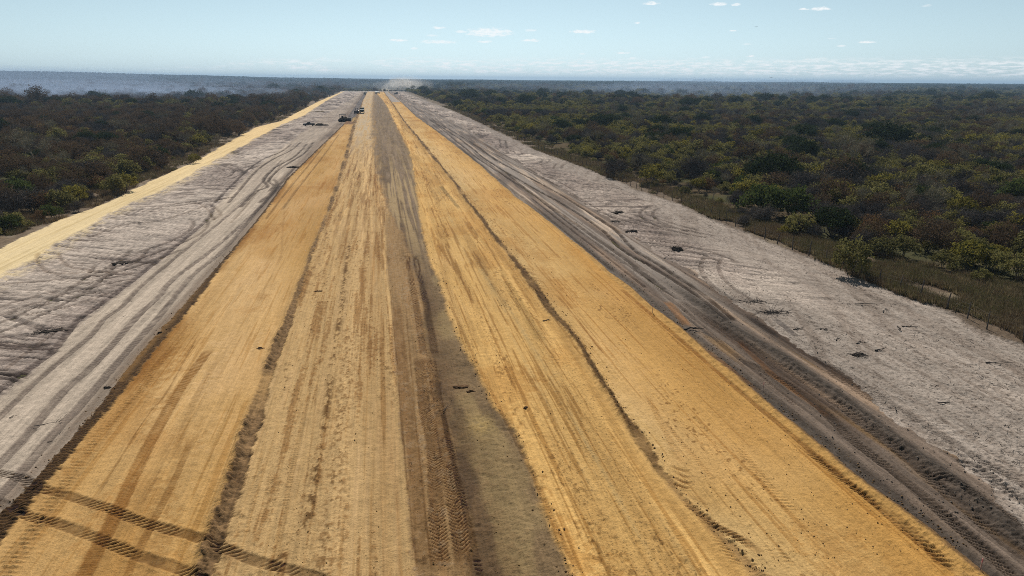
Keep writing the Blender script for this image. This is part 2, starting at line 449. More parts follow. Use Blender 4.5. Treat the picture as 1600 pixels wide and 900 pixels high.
    ([(670, 185), (715, 222), (750, 250), (815, 292), (870, 330), (930, 372), (980, 408), (1040, 455)], .8, .09, 0, .3, 0, (.32, .29, .27), .95, .08),
    ([(790, 270), (850, 318), (920, 372), (1000, 428), (1060, 470)], .5, .08, 0, .3, 0, (.32, .29, .27), .92, .07),
    ([(830, 310), (900, 365), (960, 412), (1010, 452)], .5, .08, 0, .3, 0, (.32, .29, .27), .92, .07),
    ([(1165, 490), (1195, 512), (1220, 528)], .8, .06, 0, .3, 0, (.45, .45, .47), .9, .03),
    ([(1205, 495), (1225, 510), (1245, 528)], .7, .06, 0, .3, 0, (.45, .45, .47), .9, .03),
    ([(1262, 552), (1285, 568), (1300, 580)], .6, .05, 0, .3, 0, (.5, .5, .52), .9, .03),
    ([(1285, 475), (1305, 480), (1320, 500), (1326, 528)], .3, .03, 0, .3, 0, (1.1, 1.1, 1.1), .8, .04),
    # more marks: turning tracks on the rough left sand and long ruts beside the right lane
    ([(330, 318), (300, 330), (250, 345), (190, 352), (140, 372)], .6, .10, 0, .3, 0, (.5, .47, .45), .85, .09),
    ([(335, 345), (322, 325), (300, 315), (285, 313)], .6, .10, 0, .3, 0, (.55, .52, .5), .85, .10),
    ([(330, 345), (345, 335), (330, 320)], .6, .10, 0, .3, 0, (.55, .52, .5), .85, .10),
    ([(210, 440), (130, 462), (60, 480), (0, 493)], .8, .10, .05, .35, .6, (.42, .40, .39), .9, .08),
    ([(190, 452), (110, 480), (30, 495)], .7, .08, .05, .35, .6, (.55, .52, .5), .85, .07),
    ([(0, 445), (70, 440), (150, 432), (215, 428)], .7, .09, 0, .35, .6, (.45, .42, .41), .9, .08),
    ([(0, 585), (45, 550), (80, 525), (100, 508)], .5, .05, .03, .3, .3, (.6, .57, .55), .8, .04),
    ([(1000, 428), (1060, 478), (1130, 540), (1190, 590), (1250, 640)], .55, .07, .08, .33, .5, (.45, .42, .4), .9, .05),
    ([(660, 190), (700, 216), (742, 250), (800, 296), (850, 335), (910, 385), (960, 425)], .5, .08, 0, .3, 0, (.45, .42, .4), .85, .07),
    ([(700, 195), (750, 228), (800, 255), (870, 290), (930, 325), (975, 352)], .5, .08, 0, .3, 0, (.5, .47, .45), .85, .08),
    ([(720, 200), (780, 238), (850, 272), (900, 300)], .5, .08, 0, .3, 0, (.5, .47, .45), .8, .08),
    ([(440, 330), (470, 290), (505, 245), (530, 210)], .5, .06, 0, .3, 0, (.5, .48, .47), .85, .05),
    ([(415, 345), (445, 305), (480, 262), (510, 225)], .5, .06, 0, .3, 0, (.5, .48, .47), .85, .05),
    ([(360, 350), (385, 322), (402, 300), (420, 282), (445, 250)], .4, .06, 0, .3, 0, (.55, .52, .5), .85, .05),
    # ochre spill in the right dark strip
    ([(1040, 470), (1058, 490), (1075, 512)], 1.0, 0, 0, .3, 0, (1.25, .72, .26), .6, .05),
    ([(1150, 530), (1200, 580), (1240, 612), (1300, 655)], .6, 0, 0, .3, 0, (1.3, .85, .42), .6, .05),
    ([(1100, 545), (1160, 592), (1190, 615)], .6, 0, 0, .3, 0, (1.3, .78, .34), .6, .05),
]


def track_fields(X, Y, h, col):
    """press every track into a height field and its colours (2-D arrays with rows of equal y)"""
    yr = Y[:, 0]
    xr = X[0]
    nr = np.random.default_rng(5)
    for k, (pts, w, dep, lug, pitch, slant, cf, op, sh) in enumerate(TRACKS):
        P = catmull([p[:2] if len(p) == 3 else gp(*p) for p in pts], 5)
        m = w * 1.1 + 0.25
        i0, i1 = np.searchsorted(yr, [P[:, 1].min() - m, P[:, 1].max() + m])
        j0, j1 = np.searchsorted(xr, [P[:, 0].min() - m, P[:, 0].max() + m])
        if i1 - i0 < 2 or j1 - j0 < 2:
            continue
        best = None
        seg = P[1:] - P[:-1]
        ln = np.linalg.norm(seg, axis=1)
        cum = np.concatenate([[0], np.cumsum(ln)])
        D = np.full((i1 - i0, j1 - j0), 9.0, np.float32)
        S = np.zeros_like(D)
        for q in range(len(seg)):
            a, b = P[q], P[q + 1]
            r0, r1 = np.searchsorted(yr, [min(a[1], b[1]) - m, max(a[1], b[1]) + m])
            c0, c1 = np.searchsorted(xr, [min(a[0], b[0]) - m, max(a[0], b[0]) + m])
            if r1 <= r0 or c1 <= c0:
                continue
            x = X[r0:r1, c0:c1] - a[0]
            y = Y[r0:r1, c0:c1] - a[1]
            ux, uy = seg[q] / max(ln[q], 1e-6)
            s = np.clip(x * ux + y * uy, 0, ln[q])
            dx = x - s * ux
            dy = y - s * uy
            d = np.sqrt(dx * dx + dy * dy) * np.sign(x * uy - y * ux + 1e-9)
            Dv = D[r0 - i0:r1 - i0, c0 - j0:c1 - j0]
            Sv = S[r0 - i0:r1 - i0, c0 - j0:c1 - j0]
            mm = np.abs(d) < np.abs(Dv)
            Dv[mm] = d[mm]
            Sv[mm] = (cum[q] + s)[mm]
        x = X[i0:i1, j0:j1]
        y = Y[i0:i1, j0:j1]
        n = vn(S * 0.9, D * 1.5, 300 + k)
        n2 = vn(x * 5.0, y * 5.0, 340 + k)
        ad = np.abs(D) + 0.05 * w * n2
        hw = w * 0.5
        end = sst(0, 1.2, S) * sst(0, 1.2, cum[-1] - S)
        core = (1 - sst(hw * 0.78, hw * 1.04, ad)) * end
        h[i0:i1, j0:j1] -= core * dep
        if sh:
            h[i0:i1, j0:j1] += sh * np.exp(-((ad - hw * 1.12) / (0.16 * w + 0.04)) ** 2) * (0.7 + 0.5 * n) * end
        pat = 0
        if lug:
            sl = np.abs(D) * 1.0 if slant == 'c' else D * slant
            ph = (S + sl) / pitch + 0.10 * n2
            pat = np.clip(np.sin(2 * np.pi * ph) * 1.8, -1, 1)
            keep = np.clip(0.70 + 0.9 * vn(S * 0.55, D * 0, 380 + k) + .35 * vn(S * 2.1, D * 1.2, 420 + k), 0.0, 1)
            h[i0:i1, j0:j1] += core * lug * 0.5 * pat * keep
        o = op * core * np.clip(0.97 + 0.40 * n + 0.15 * n2, 0, 1)
        if lug:
            o = np.clip(o * ((0.66 - 0.62 * pat * keep) if lug >= .05 else (1.0 - .22 * pat)), 0, 1)  # lug hollows darkened too, relief shade put into the colour
        cfa = np.array(cf, np.float32)
        cc = col[i0:i1, j0:j1]
        cc *= 1 + o[..., None] * (cfa - 1)


_r4 = np.random.default_rng(44)
for _k in range(30):                    # machines that wandered over the scraped sand, in pairs of wheels
    _left = _k % 2 == 0
    _y = 58 + 190 * _r4.uniform() ** 1.3
    _x = _r4.uniform(L['trk_in'](_y) + 3, L['rough_in'](_y) - 1) if _left else _r4.uniform(L['dark_r'](_y) + 1, L['ver_r'](_y) - 4)
    _a, _c, _n = _r4.normal(.25 if _left else -.15, .55), _r4.normal(0, .035), int(_r4.integers(5, 10))
    _pp = []
    for _q in range(_n):
        _l0, _l1 = (L['trk_in'](_y) + 2.5, L['rough_in'](_y) + 1.0) if _left else (L['dark_r'](_y) + .5, L['ver_r'](_y) - 2.5)
        if not _l0 < _x < _l1:
            break
        _pp.append((_x, _y, _a))
        _x, _y, _a = _x + 4 * math.sin(_a), _y + 4 * math.cos(_a), _a + 4 * _c
    _d = _r4.uniform(.32, .55)
    for _o in (-1.05, 1.05) if len(_pp) > 3 else ():
        TRACKS.append(([(p[0] + _o * math.cos(p[2]), p[1] - _o * math.sin(p[2]), 0) for p in _pp], _r4.uniform(.55, .8), .09, 0, .3, 0, (_d, _d * .96, _d * .95), .9, .09))

G = {}


def ground_fields(xs, ys):
    """height, colour and region of the cleared strip on a grid of world x and y"""
    X, Y = np.meshgrid(np.asarray(xs, np.float32), np.asarray(ys, np.float32))
    y1 = np.asarray(ys, np.float32)[:, None]
    far = sst(90, 320, y1)
    B = {}
    for k, fn in L.items():
        amp = {'win_l0': .12, 'win_l1': .14, 'win_r0': .20, 'win_r1': .20, 'soil_l': .35, 'soil_r': .22, 'trk_in': .45, 'trk_out': .4, 'dark_r': .7,
               'ver_r': .5, 'yel_l': .05, 'yel_r': .10, 'berm_l0': .10, 'berm_r1': .18}.get(k, .12)
        sd_ = sum(map(ord, k))
        B[k] = (fn(y1) + amp * (vn(y1 * .16, y1 * 0, sd_) + .5 * vn(y1 * .6, y1 * 0, sd_ + 1) + .25 * vn(y1 * 2.2, y1 * 0, sd_ + 2))).astype(np.float32)
    # shared noises
    nA = fbm(X * .11, Y * .05, 1, 4)                 # broad patches
    nS = fbm(X * 1.6, Y * .055, 11, 4, .65)          # long streaks along the road
    nS2 = fbm(X * 5.0, Y * .07, 21, 4, .65)
    nF = fbm(X * 3.0, Y * 2.6, 31, 4, .65)            # crumbly
    nG = vn(X * 9.0, Y * 9.0, 41)
    nH = vn(X * 6.0, Y * 4.0, 45)
    ragged = .12 * nF + .06 * nG

    def wd(a, b, s=.10):
        """1 between two lines, ragged edges"""
        r = ragged
        return sst(-s, s, X - B[a] + r) * (1 - sst(-s, s, X - B[b] + r))

    col = np.zeros(X.shape + (3,), np.float32)
    h = np.zeros(X.shape, np.float32)

    def paint(m, c):
        c = np.asarray(c, np.float32)
        col[...] = col * (1 - m[..., None]) + c * m[..., None]

    def tint(m, f):
        col[...] *= 1 + m[..., None] * (np.asarray(f, np.float32) - 1)

    # -- pale and dark sand of both verges
    sandl = np.array([.285, .236, .198], np.float32)
    col[...] = sandl
    # scraped ridges: crests that run across the strip and bend
    wx = X + 3 * vn(X * .05, Y * .04, 51) + .3 * vn(X * .3, Y * .3, 52)
    wy = Y + 3.2 * vn(X * .045, Y * .03, 53) + .30 * vn(X * .25, Y * .25, 54)
    leftside = X < 0
    u = np.where(leftside, wy - .04 * wx, wy + .28 * wx)
    v = np.where(leftside, wx + .04 * wy, wx - .28 * wy)
    rd = 1 - 2 * np.abs(fbm(v * .10, u * .85, 61, 3, .6))
    rd2 = 1 - 2 * np.abs(fbm(v * .22, u * 2.0, 65, 3, .6))
    rough_l = wd('trk_in', 'rough_in', .5) + .45 * wd('rough_in', 'berm_l0', .5) * far * sst(-.1, .5, nA)
    edge_r = B['ver_r'] - B['dark_r']
    t_r = (X - B['dark_r']) / np.maximum(edge_r, .5)
    rough_r = (X > B['dark_r']) * (X < B['ver_r'] + 1) * sst(48, 75, Y + 20 * nA) * (1 - .80 * sst(.42, .80, t_r + .35 * nA))
    mid_r = (X > B['berm_r1']) * (X <= B['dark_r'])
    rough = np.clip(rough_l + rough_r, 0, 1)
    rd3 = 1 - 2 * np.abs(fbm(v * .6 + u * .5, u * 4.5 + .8 * v, 67, 3, .7))
    rd0 = 1 - 2 * np.abs(fbm(v * .05, u * .33, 69, 2, .6))
    dq = sst(-.15, .25, fbm(X * .05, Y * .035, 56, 2))
    ub, vb = (wy * .93 + wx * .36), (wx * .93 - wy * .36)
    ub = np.where(leftside, ub, wy * .86 + wx * .5)
    vb = np.where(leftside, vb, wx * .86 - wy * .5)
    rdb = 1 - 2 * np.abs(fbm(vb * .12, ub * 1.1, 161, 3, .65))
    rd2b = 1 - 2 * np.abs(fbm(vb * .3, ub * 2.6, 165, 3, .65))
    rd = rd * dq + rdb * (1 - dq)
    rd2 = rd2 * dq + rd2b * (1 - dq)
    hr = rough * .20 * rd0 * far + rough * (.02 * rd + .035 * rd2 + .04 * rd3) * (1 + .6 * far)
    h += hr + (1 - rough) * .02 * nF
    # tops of loose sand dry pale, scraped hollows stay dark and damp
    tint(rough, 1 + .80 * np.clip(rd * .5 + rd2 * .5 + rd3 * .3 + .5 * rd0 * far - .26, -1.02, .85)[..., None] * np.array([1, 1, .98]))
    tint(rough, (1.12, 1.11, 1.10))
    tint(rough * np.clip(.2 + 1.3 * nA, 0, 1), (.72, .70, .71))
    tint(rough_r * np.clip(.45 + 1.5 * fbm(X * .07, Y * .03, 215, 3), 0, 1), (.58, .555, .555))
    # thin dark drag lines of blade teeth, tracks and roots
    vv, uu = np.where(dq > .5, v, vb), np.where(dq > .5, u, ub)
    ln1 = sst(.52, .95, 1 - 2.4 * np.abs(fbm(vv * .035, uu * (.62 - .30 * far), 201, 3, .55)))
    ln2 = sst(.50, .95, 1 - 2.4 * np.abs(fbm(vv * .07 + 7, uu * (1.6 - .8 * far), 205, 3, .55)))
    msk = np.clip(.70 + 1.2 * fbm(X * .09, Y * .06, 207, 2), .1, 1)
    brk = .35 + .65 * sst(-.45, .15, fbm(vv * .22, uu * 1.1, 211, 3, .65))
    tint(rough, (1 + .30 * nF + .16 * nG)[..., None] * np.ones(3))
    tint(rough * ln1 * msk * brk, (.26, .235, .235))
    tint(rough * ln2 * np.clip(msk + .25, 0, 1) * brk * .85, (.36, .33, .33))
    h += rough * (.03 * nF + .02 * nG - ln1 * .12 * brk - ln2 * .05 * brk)
    tint((1 - rough), (1 + .16 * nS + .12 * nF)[..., None] * np.ones(3))
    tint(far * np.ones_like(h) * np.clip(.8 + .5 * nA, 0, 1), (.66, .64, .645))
    # white sand on the outer right, with dark crumbs
    wr = ((X > B['dark_r']) * (X < B['ver_r'] + .6)) * np.ones_like(h)
    wr2 = wr * (1 - rough)
    tint(wr, (1.12, 1.12, 1.11))
    tint(wr2, (1 + .14 * nA + .14 * fbm(X * .7 + .3 * Y, Y * .2, 81, 3))[..., None] * np.ones(3))
    crumb = sst(.05, .6, fbm(X * 3.6 + .8 * Y, Y * 2.0, 85, 3, .7)) * wr2
    tint(crumb * .7, (.58, .55, .53))
    tint(wr2 * sst(.1, .6, fbm((X - .42 * Y) * .9, Y * .05, 87, 3)) * .8, (.74, .71, .69))
    tint(wr2 * sst(.1, .6, fbm((X - .1 * Y) * 1.3 + 9, Y * .045, 88, 3)) * .7, (.78, .75, .73))
    h += wr2 * (.035 * nF + .03 * nG)
    # left smooth strip beside the road: fine tyre mosaic
    sm = wd('trk_in', 'berm_l0', .3) * (1 - rough_l)
    tint(sm, np.array([1.34, 1.30, 1.20]) * (1 + .14 * nS2 + .10 * nS + .1 * nF)[..., None])
    tint(sm * sst(.0, .8, vn(X * .8, Y * .05, 91)), (1.12, 1.12, 1.12))
    # damp dark strip right of the road
    dkm = mid_r * (1 - .80 * sst(48, 80, y1))
    tint(dkm * np.ones_like(h), np.array([.46, .41, .37]) * (1 + .55 * nS[..., None] + .25 * nS2[..., None]))
    tint(mid_r * sst(.05, .5, fbm(X * .5, Y * .022, 95, 3)) * (1 - .3 * far), (.55, .50, .47))
    tint(mid_r * sst(.1, .5, fbm(X * 1.4, Y * .02, 98, 3)) * sst(48, 80, y1), (.62, .58, .55))
    tint(mid_r * sst(.15, .6, fbm(X * .9, Y * .05, 97, 3)), (1.6, 1.5, 1.36))
    paint(mid_r * sst(.55, .95, fbm(X * .8, Y * .06, 99, 3)) * .5 * (1 - far) * (Y < 60), np.array([.30, .17, .06]))
    h += mid_r * (.09 * nS + .05 * nS2)
    # high dark ridge of turned soil inside it, near end
    rc = line([(1660, 900), (1550, 805), (1475, 745), (1400, 692), (1307, 619), (1223, 560), (1150, 518), (1085, 470)])(y1)
    rdg = np.exp(-((X - rc + .2 * nF) / .75) ** 2) * (1 - sst(60, 75, y1))
    h += rdg * (.30 + .10 * nF)
    paint(rdg * .85, np.array([.050, .040, .032]) * (1 + .6 * nF[..., None]))

    # -- service track on the far left
    tk = wd('trk_out', 'trk_in', .25)
    spill = (1 - sst(.0, 3.6, X - B['trk_in'])) * (X > B['trk_in']) * sst(-.1, .45, nF + .6 * fbm(X * .5, Y * .4, 101, 2)) * (1 - .6 * far)
    paint(np.clip(tk + .8 * spill, 0, 1), np.array([.63, .485, .275]) * (1 + .10 * nS[..., None] + .07 * nF[..., None]) * np.array([1, 1 - .04, 1 - .1]) ** (far[..., None] * 2))
    h += tk * (.10 + .03 * nS) + spill * .05
    tint(tk * sst(.2, .7, fbm(X * 2.2, Y * .05, 103, 3)), (.88, .86, .80))

    # -- laterite lanes
    paint(wd('berm_l0', 'berm_r1'), np.array([.36, .215, .085]) * (1 + .15 * nS + .12 * nF)[..., None])
    cA, cB, cC, cD = [np.array(c, np.float32) for c in ((.440, .262, .098), (.420, .268, .118), (.545, .325, .112), (.455, .268, .090))]
    A = wd('yel_l', 'win_l0')
    A = A * (1 - sst(-4, 2, Y - Y_A + 3 * nF))
    Bn = wd('win_l1', 'soil_l')
    s_w = .38 + 2.3 * far
    S_ = sst(-s_w, s_w, X - B['soil_l'] + ragged + 1.5 * far * nS) * (1 - sst(-s_w, s_w, X - B['soil_r'] + ragged + .8 * far * nS))
    Cn = wd('soil_r', 'win_r0', .25)
    D = wd('win_r1', 'yel_r') * (1 - sst(-6, 4, Y - Y_D + 3 * nF))
    wl = wd('win_l0', 'win_l1', .12)
    wr_ = wd('win_r0', 'win_r1', .12)
    st = lambda a, b: (1 + 1.4 * a * nS + .6 * a * nS2 + 2.0 * b * nF + .05 * nG)[..., None]
    big = fbm(X * .20, Y * .022, 221, 3)
    paint(A, cA * st(.10, .03) * (1 + .16 * big)[..., None] * np.stack([1 + 0 * big, 1 + .05 * big, 1 + .22 * big], -1))
    yb_ = np.interp(y1, [gp(400, q)[1] for q in (760, 640, 560, 470, 425, 380, 330, 290, 240)], [0, .1, .45, .5, .2, -.5, -.7, -.35, -.1])[:, 0:1]
    tint(A * np.clip(yb_ + .25 * nF, 0, 1), (1.10, 1.15, 1.30))
    tint(A * np.clip(-yb_ + .3 * nS + .2 * nF, 0, 1), (.80, .73, .62))
    tint(A * sst(.05, .6, nA + .3 * nS), (.86, .80, .70))
    tint(A * sst(.3, .6, nS2 + .2 * nS), (.78, .72, .62))
    paint(Bn, cB * st(.16, .06))
    tint(Bn * sst(.12, .5, nS + .35 * nF), (.60, .52, .44))
    tint(Bn * sst(.15, .6, nS2 + .3 * nA), (.80, .76, .70))
    tint(Bn * sst(.3, .6, -nS), (1.16, 1.16, 1.2))
    tb = np.clip((X - B['win_l1']) / np.maximum(B['str_l'] - B['win_l1'], .3), 0, 1)
    tint(Bn * np.exp(-((tb - .62 + .05 * nS) / .10) ** 2) * .9, (1.16, 1.17, 1.20))
    tint(Bn * np.exp(-((tb - .14 + .03 * nS) / .08) ** 2) * .8, (1.10, 1.10, 1.10))
    tint(Bn * np.exp(-((tb - .85 + .05 * nS) / .10) ** 2) * np.clip(.5 + .7 * nS2, 0, 1), (.76, .68, .60))
    bd = Bn * sst(70, 120, y1) * (1 - sst(190, 300, y1))           # churned part farther off
    tint(bd * sst(.0, .45, fbm(X * 2.2, Y * .045, 111, 4, .7)), (.66, .60, .55))
    tint(bd * sst(.35, .7, fbm(X * 2.0, Y * .12, 115, 3)), (1.25, 1.25, 1.25))
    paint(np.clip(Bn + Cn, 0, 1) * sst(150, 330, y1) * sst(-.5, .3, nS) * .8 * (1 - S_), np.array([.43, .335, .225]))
    # brown wheel path left of the soil strip
    bp = wd('str_l', 'soil_l', .15) * (1 - sst(95, 150, y1))
    paint(bp * .75, np.array([.215, .125, .056]) * st(.3, .15))
    paint(bp * sst(.2, .6, nF + .4 * nS) * .7, np.array([.27, .185, .105]))
    paint(S_, np.array([.168, .110, .057]) * (1 + .25 * nF + .22 * fbm(X * .5, Y * .3, 121, 3) + .1 * nG)[..., None])
    paint(S_ * sst(.05, .5, fbm(X * .9, Y * .22 + X * .15, 123, 3)) * .7, np.array([.092, .060, .034]))
    paint(S_ * sst(.35, .8, fbm(X * .35, Y * .12, 125, 3)) * .5, np.array([.30, .21, .095]))
    bx, by = gp(750, 668)
    paint(np.exp(-((X - bx) / .9) ** 2 - ((Y - by) / 1.6) ** 2) * np.clip(.7 + nF, 0, .9), np.array([.36, .25, .10]))
    lft_ = np.clip((B['soil_r'] - X) / np.maximum(B['soil_r'] - B['soil_l'], .2), 0, 1)
    tint(S_ * sst(.2, 1.0, lft_ + .3 * nF + .15 * nA) * (1 - far), (.72, .66, .64))
    paint(S_ * sst(60, 110, y1) * .85 * np.clip(.72 + .7 * nS + .3 * nS2, .1, 1), np.array([.150, .104, .068]) * (1 + .55 * nS[..., None] + .2 * nF[..., None]))
    paint(S_ * sst(70, 110, y1) * (1 - .8 * sst(150, 220, y1)) * sst(.05, .45, fbm(X * 1.9, Y * .022, 127, 4, .6)) * .7, np.array([.36, .25, .125]))
    paint(Cn, cC * st(.12, .05) * (1 + .18 * fbm(X * .35, Y * .02, 225, 3))[..., None])
    tc_ = np.clip((X - B['soil_r']) / np.maximum(B['win_r0'] - B['soil_r'], .3), 0, 1)
    paint(Cn * np.exp(-((tc_ - .62 + .08 * nS) / .2) ** 2) * np.clip(.15 + .6 * nS + .3 * nF, 0, .6), np.array([.29, .205, .095]))
    tint(Cn * sst(.18, .5, nS2 + .45 * nS), (.62, .55, .46))
    tint(Cn * sst(.05, .5, fbm(X * .6, Y * .035, 131, 3)), (.82, .80, .78))
    td = np.clip((X - B['win_r1']) / np.maximum(B['yel_r'] - B['win_r1'], .3), 0, 1)
    paint(D, (np.array([.475, .308, .128]) * (1 - td[..., None]) + np.array([.440, .244, .072]) * td[..., None]) * st(.08, .03) * (1 + .12 * big)[..., None])
    tint(D * sst(.1, .6, nA), (.94, .88, .78))
    stn = fbm(X * .16 + .3 * nF, Y * .06, 231, 4, .6)
    tint(np.clip(A + D + Cn, 0, 1) * sst(.22, .55, stn) * .8, (.84, .76, .66))
    tint(np.clip(A + D + Cn, 0, 1) * sst(.22, .6, -stn) * .8, (1.08, 1.10, 1.20))
    tint(D * sst(.3, .6, nS2 + .3 * nS), (.72, .65, .56))
    # crumbs and clods pressed into the lanes
    cn = sst(.38, .70, fbm(X * 4.5, Y * 2.4, 141, 2, .7)) * np.clip(sst(.05, .5, fbm(X * .7, Y * .06, 145, 3)), 0, 1)
    tint(cn * np.clip(Bn + Cn, 0, 1) * (1 - .7 * far) * .7, (.46, .41, .36))
    cn2 = sst(.5, .75, fbm(X * 4.0, Y * 3.0, 147, 2, .7)) * sst(.2, .6, fbm(X * .35, Y * .08, 149, 2))
    tint(cn2 * D * (1 - far), (.50, .44, .38))
    h += (A + D) * (.16 + .020 * nS + .006 * nF) + (Bn + Cn) * (.16 + .034 * nS + .012 * nF) + S_ * (.10 + .045 * nF + .03 * nS)
    h += cn * (Bn + Cn) * .03
    # column of dark crumbs in lane B
    cx = line([(440, 880), (457, 855), (482, 815), (495, 737), (502, 700), (510, 650), (517, 595), (525, 535), (535, 480), (540, 420)])(y1)
    cd = np.exp(-((X - cx) / .28) ** 2) * sst(.0, .35, fbm(X * 4.5, Y * 2.0, 151, 3, .7) + .5 * vn(y1 * .5, y1 * 0, 155)) * (Y < 95)
    tint(cd, (.34, .28, .22))
    h += cd * .05
    cx2 = line([(505, 900), (520, 800), (530, 700), (540, 600), (548, 520)])(y1)
    cd = np.exp(-((X - cx2) / .7) ** 2) * sst(-.05, .5, fbm(X * 5.0, Y * 3.0, 157, 3, .7)) * (Y < 60)
    tint(cd, (.52, .45, .38))
    h += cd * .03

    # -- windrows left by the grader: a ridge, damp soil and shade of its right side put into the colour
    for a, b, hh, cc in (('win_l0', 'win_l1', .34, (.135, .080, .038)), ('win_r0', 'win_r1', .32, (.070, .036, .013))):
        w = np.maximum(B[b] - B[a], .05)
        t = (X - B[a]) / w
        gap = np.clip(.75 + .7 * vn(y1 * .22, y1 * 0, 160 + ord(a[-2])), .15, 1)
        if a == 'win_r0':
            y_f = gp(1042, 716)[1]
            gap = gap * (.12 + .88 * sst(y_f - 3.0, y_f + 1.5, y1))
        rg = np.exp(-((X - B[a] - .12) / .30) ** 2) * (1 + .5 * nF)
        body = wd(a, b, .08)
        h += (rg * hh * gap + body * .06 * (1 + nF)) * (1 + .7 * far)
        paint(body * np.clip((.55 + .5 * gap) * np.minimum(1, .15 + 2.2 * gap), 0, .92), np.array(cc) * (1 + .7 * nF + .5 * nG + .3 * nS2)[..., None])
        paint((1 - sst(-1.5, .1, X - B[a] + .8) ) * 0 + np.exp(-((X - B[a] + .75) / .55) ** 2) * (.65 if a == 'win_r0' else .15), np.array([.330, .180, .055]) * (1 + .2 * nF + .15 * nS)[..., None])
        paint(rg * np.clip(sst(-.7, -.1, -(X - B[a] - .1)), 0, 1) * .5 * (1 - body), cA * .95)
        # blade-end feathers
        fe = np.exp(-((X - B[b] - .35) / .45) ** 2) * sst(.15, .5, vn((Y + 1.4 * X) * 2.6, X * .25, 170)) * sst(0, .4, vn(y1 * .09, y1 * 0, 171))
        tint(fe * .8, (.6, .52, .46))
        h += fe * .05

    # -- shoulders of brown soil, lit left and shaded right sides put into its colour
    bl = wd('berm_l0', 'yel_l', .10)
    lg = np.sin(2 * np.pi * (Y + .12 * X + .05 * nF) / .30)
    near = 1 - sst(60, 85, y1)
    h += bl * (.10 + .06 * nF + .05 * lg * near) + .20 * np.exp(-((X - B['yel_l'] + .15) / .28) ** 2) * (1 + .6 * far)
    paint(bl, np.array([.070, .039, .017]) * (1 + .55 * nF[..., None]) * (1 + .55 * near[..., None] * lg[..., None]))
    bl2 = np.exp(-((X - B['berm_l0'] - .1) / .35) ** 2) * (Y > gp(180, 600)[1]) * near
    paint(bl2 * .6, np.array([.26, .145, .055]))
    dk = np.exp(-((X - B['berm_l0'] + .5 + 1.0 * far) / (.6 + 1.6 * far)) ** 2) * (1 + .4 * nF)
    tint(dk * .8, (.50, .46, .44))
    # footprints of the roller's edge on lane A
    ed = A * np.exp(-((X - B['yel_l'] - .9 - .25 * vn(y1 * .3, y1 * 0, 181)) / .55) ** 2) * near
    fp = sst(.1, .7, np.sin(2 * np.pi * (Y * 1.0 + .25 * X) / .34) + .8 * nH - .35)
    h += ed * fp * .09
    tint(ed * (1 - fp) * .7, (.70, .63, .54))
    tint(A * np.exp(-((X - B['yel_l'] - .15) / .45) ** 2) * sst(-.4, .4, nA * 2 + vn(y1 * .12, y1 * 0, 183)), (.66, .58, .48))
    br = wd('yel_r', 'berm_r1', .10)
    brt = (X - B['yel_r']) / np.maximum(B['berm_r1'] - B['yel_r'], .1)
    h += br * (.16 + .06 * nF) + .12 * np.exp(-((brt - .62) / .2) ** 2) * br
    paint(br, np.array([.40, .225, .070]) * (1 + .25 * nF[..., None]))
    paint(br * sst(.62, .9, brt + .25 * nF), np.array([.155, .085, .034]) * (1 + .3 * nF[..., None]))
    paint(np.exp(-((X - B['berm_r1'] - .55) / .6) ** 2) * .75, np.array([.085, .068, .054]) * (1 + .5 * nF[..., None] + .3 * nS2[..., None]))

    # beyond the laid part of lane A and D: turned dark ground
    fa = wd('berm_l0', 'win_l0') * sst(-4, 2, Y - Y_A + 3 * nF)
    paint(fa, np.array([.105, .086, .078]) * (1 + .6 * nS[..., None] + .2 * nF[..., None]))
    paint(fa * (1 - sst(8, 50, Y - Y_A)), np.array([.16, .085, .040]) * (1 + .4 * nF[..., None]))
    paint(fa * sst(18, 24, Y - Y_A) * (1 - sst(60, 66, Y - Y_A)) * sst(.5, 1.2, X - B['berm_l0'] - 2.0), np.array([.30, .19, .07]) * (1 + .15 * nF[..., None]))
    fd = wd('win_r1', 'yel_r') * sst(-6, 4, Y - Y_D)
    paint(fd, np.array([.27, .225, .19]) * (1 + .2 * nS[..., None]))

    track_fields(X, Y, h, col)

    # -- the verge runs out raggedly into litter and dry grass
    out = sst(-.3, .5, X - B['ver_r'] + .5 * nF)
    paint(out, np.array([.115, .082, .055]) * (1 + .4 * nF[..., None] + .2 * nG[..., None]))
    paint(out * sst(.2, .6, fbm(X * .35, Y * .25, 191, 3)) * .7, np.array([.20, .155, .10]))
    bank = np.exp(-((X - B['ver_r'] - .3) / .45) ** 2)
    h += bank * (.16 + .14 * nF)
    paint(bank * sst(.1, .5, nF) * .8, np.array([.10, .078, .062]))
    out_l = 1 - sst(-.35, .3, X - B['trk_out'] + .5 * nF)
    paint(out_l, np.array([.145, .105, .070]) * (1 + .4 * nF[..., None] + .2 * nG[..., None]))
    paint(out_l * sst(.1, .5, fbm(X * .4, Y * .3, 195, 3)) * .6, np.array([.25, .20, .15]))
    endm = sst(-6, 12, Y - Y_END + 5 * nA)
    paint(endm, np.array([.33, .285, .24]))
    h += .02 * nG * (1 - far) * .6

    ext = np.minimum(X - (B['trk_out'] - 9.0), (B['ver_r'] + 9.0) - X)
    h = h * sst(0, 2.0, ext) + .04 * sst(0, 2, ext) - .10 * (1 - sst(0, 2.0, ext))
    reg = np.zeros(X.shape, np.int8)               # 0 dry margin
    reg[(X > B['trk_out']) & (X <= B['trk_in'])] = 1
    reg[(X > B['trk_in']) & (X <= B['berm_l0'])] = 2
    reg[(X > B['berm_l0']) & (X <= B['berm_r1'])] = 3
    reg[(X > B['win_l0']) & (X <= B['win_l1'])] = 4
    reg[(X > B['soil_l']) & (X <= B['soil_r'])] = 5
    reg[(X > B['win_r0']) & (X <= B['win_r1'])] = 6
    reg[(X > B['berm_r1']) & (X <= B['ver_r'])] = 7
    reg[X > B['ver_r']] = 8
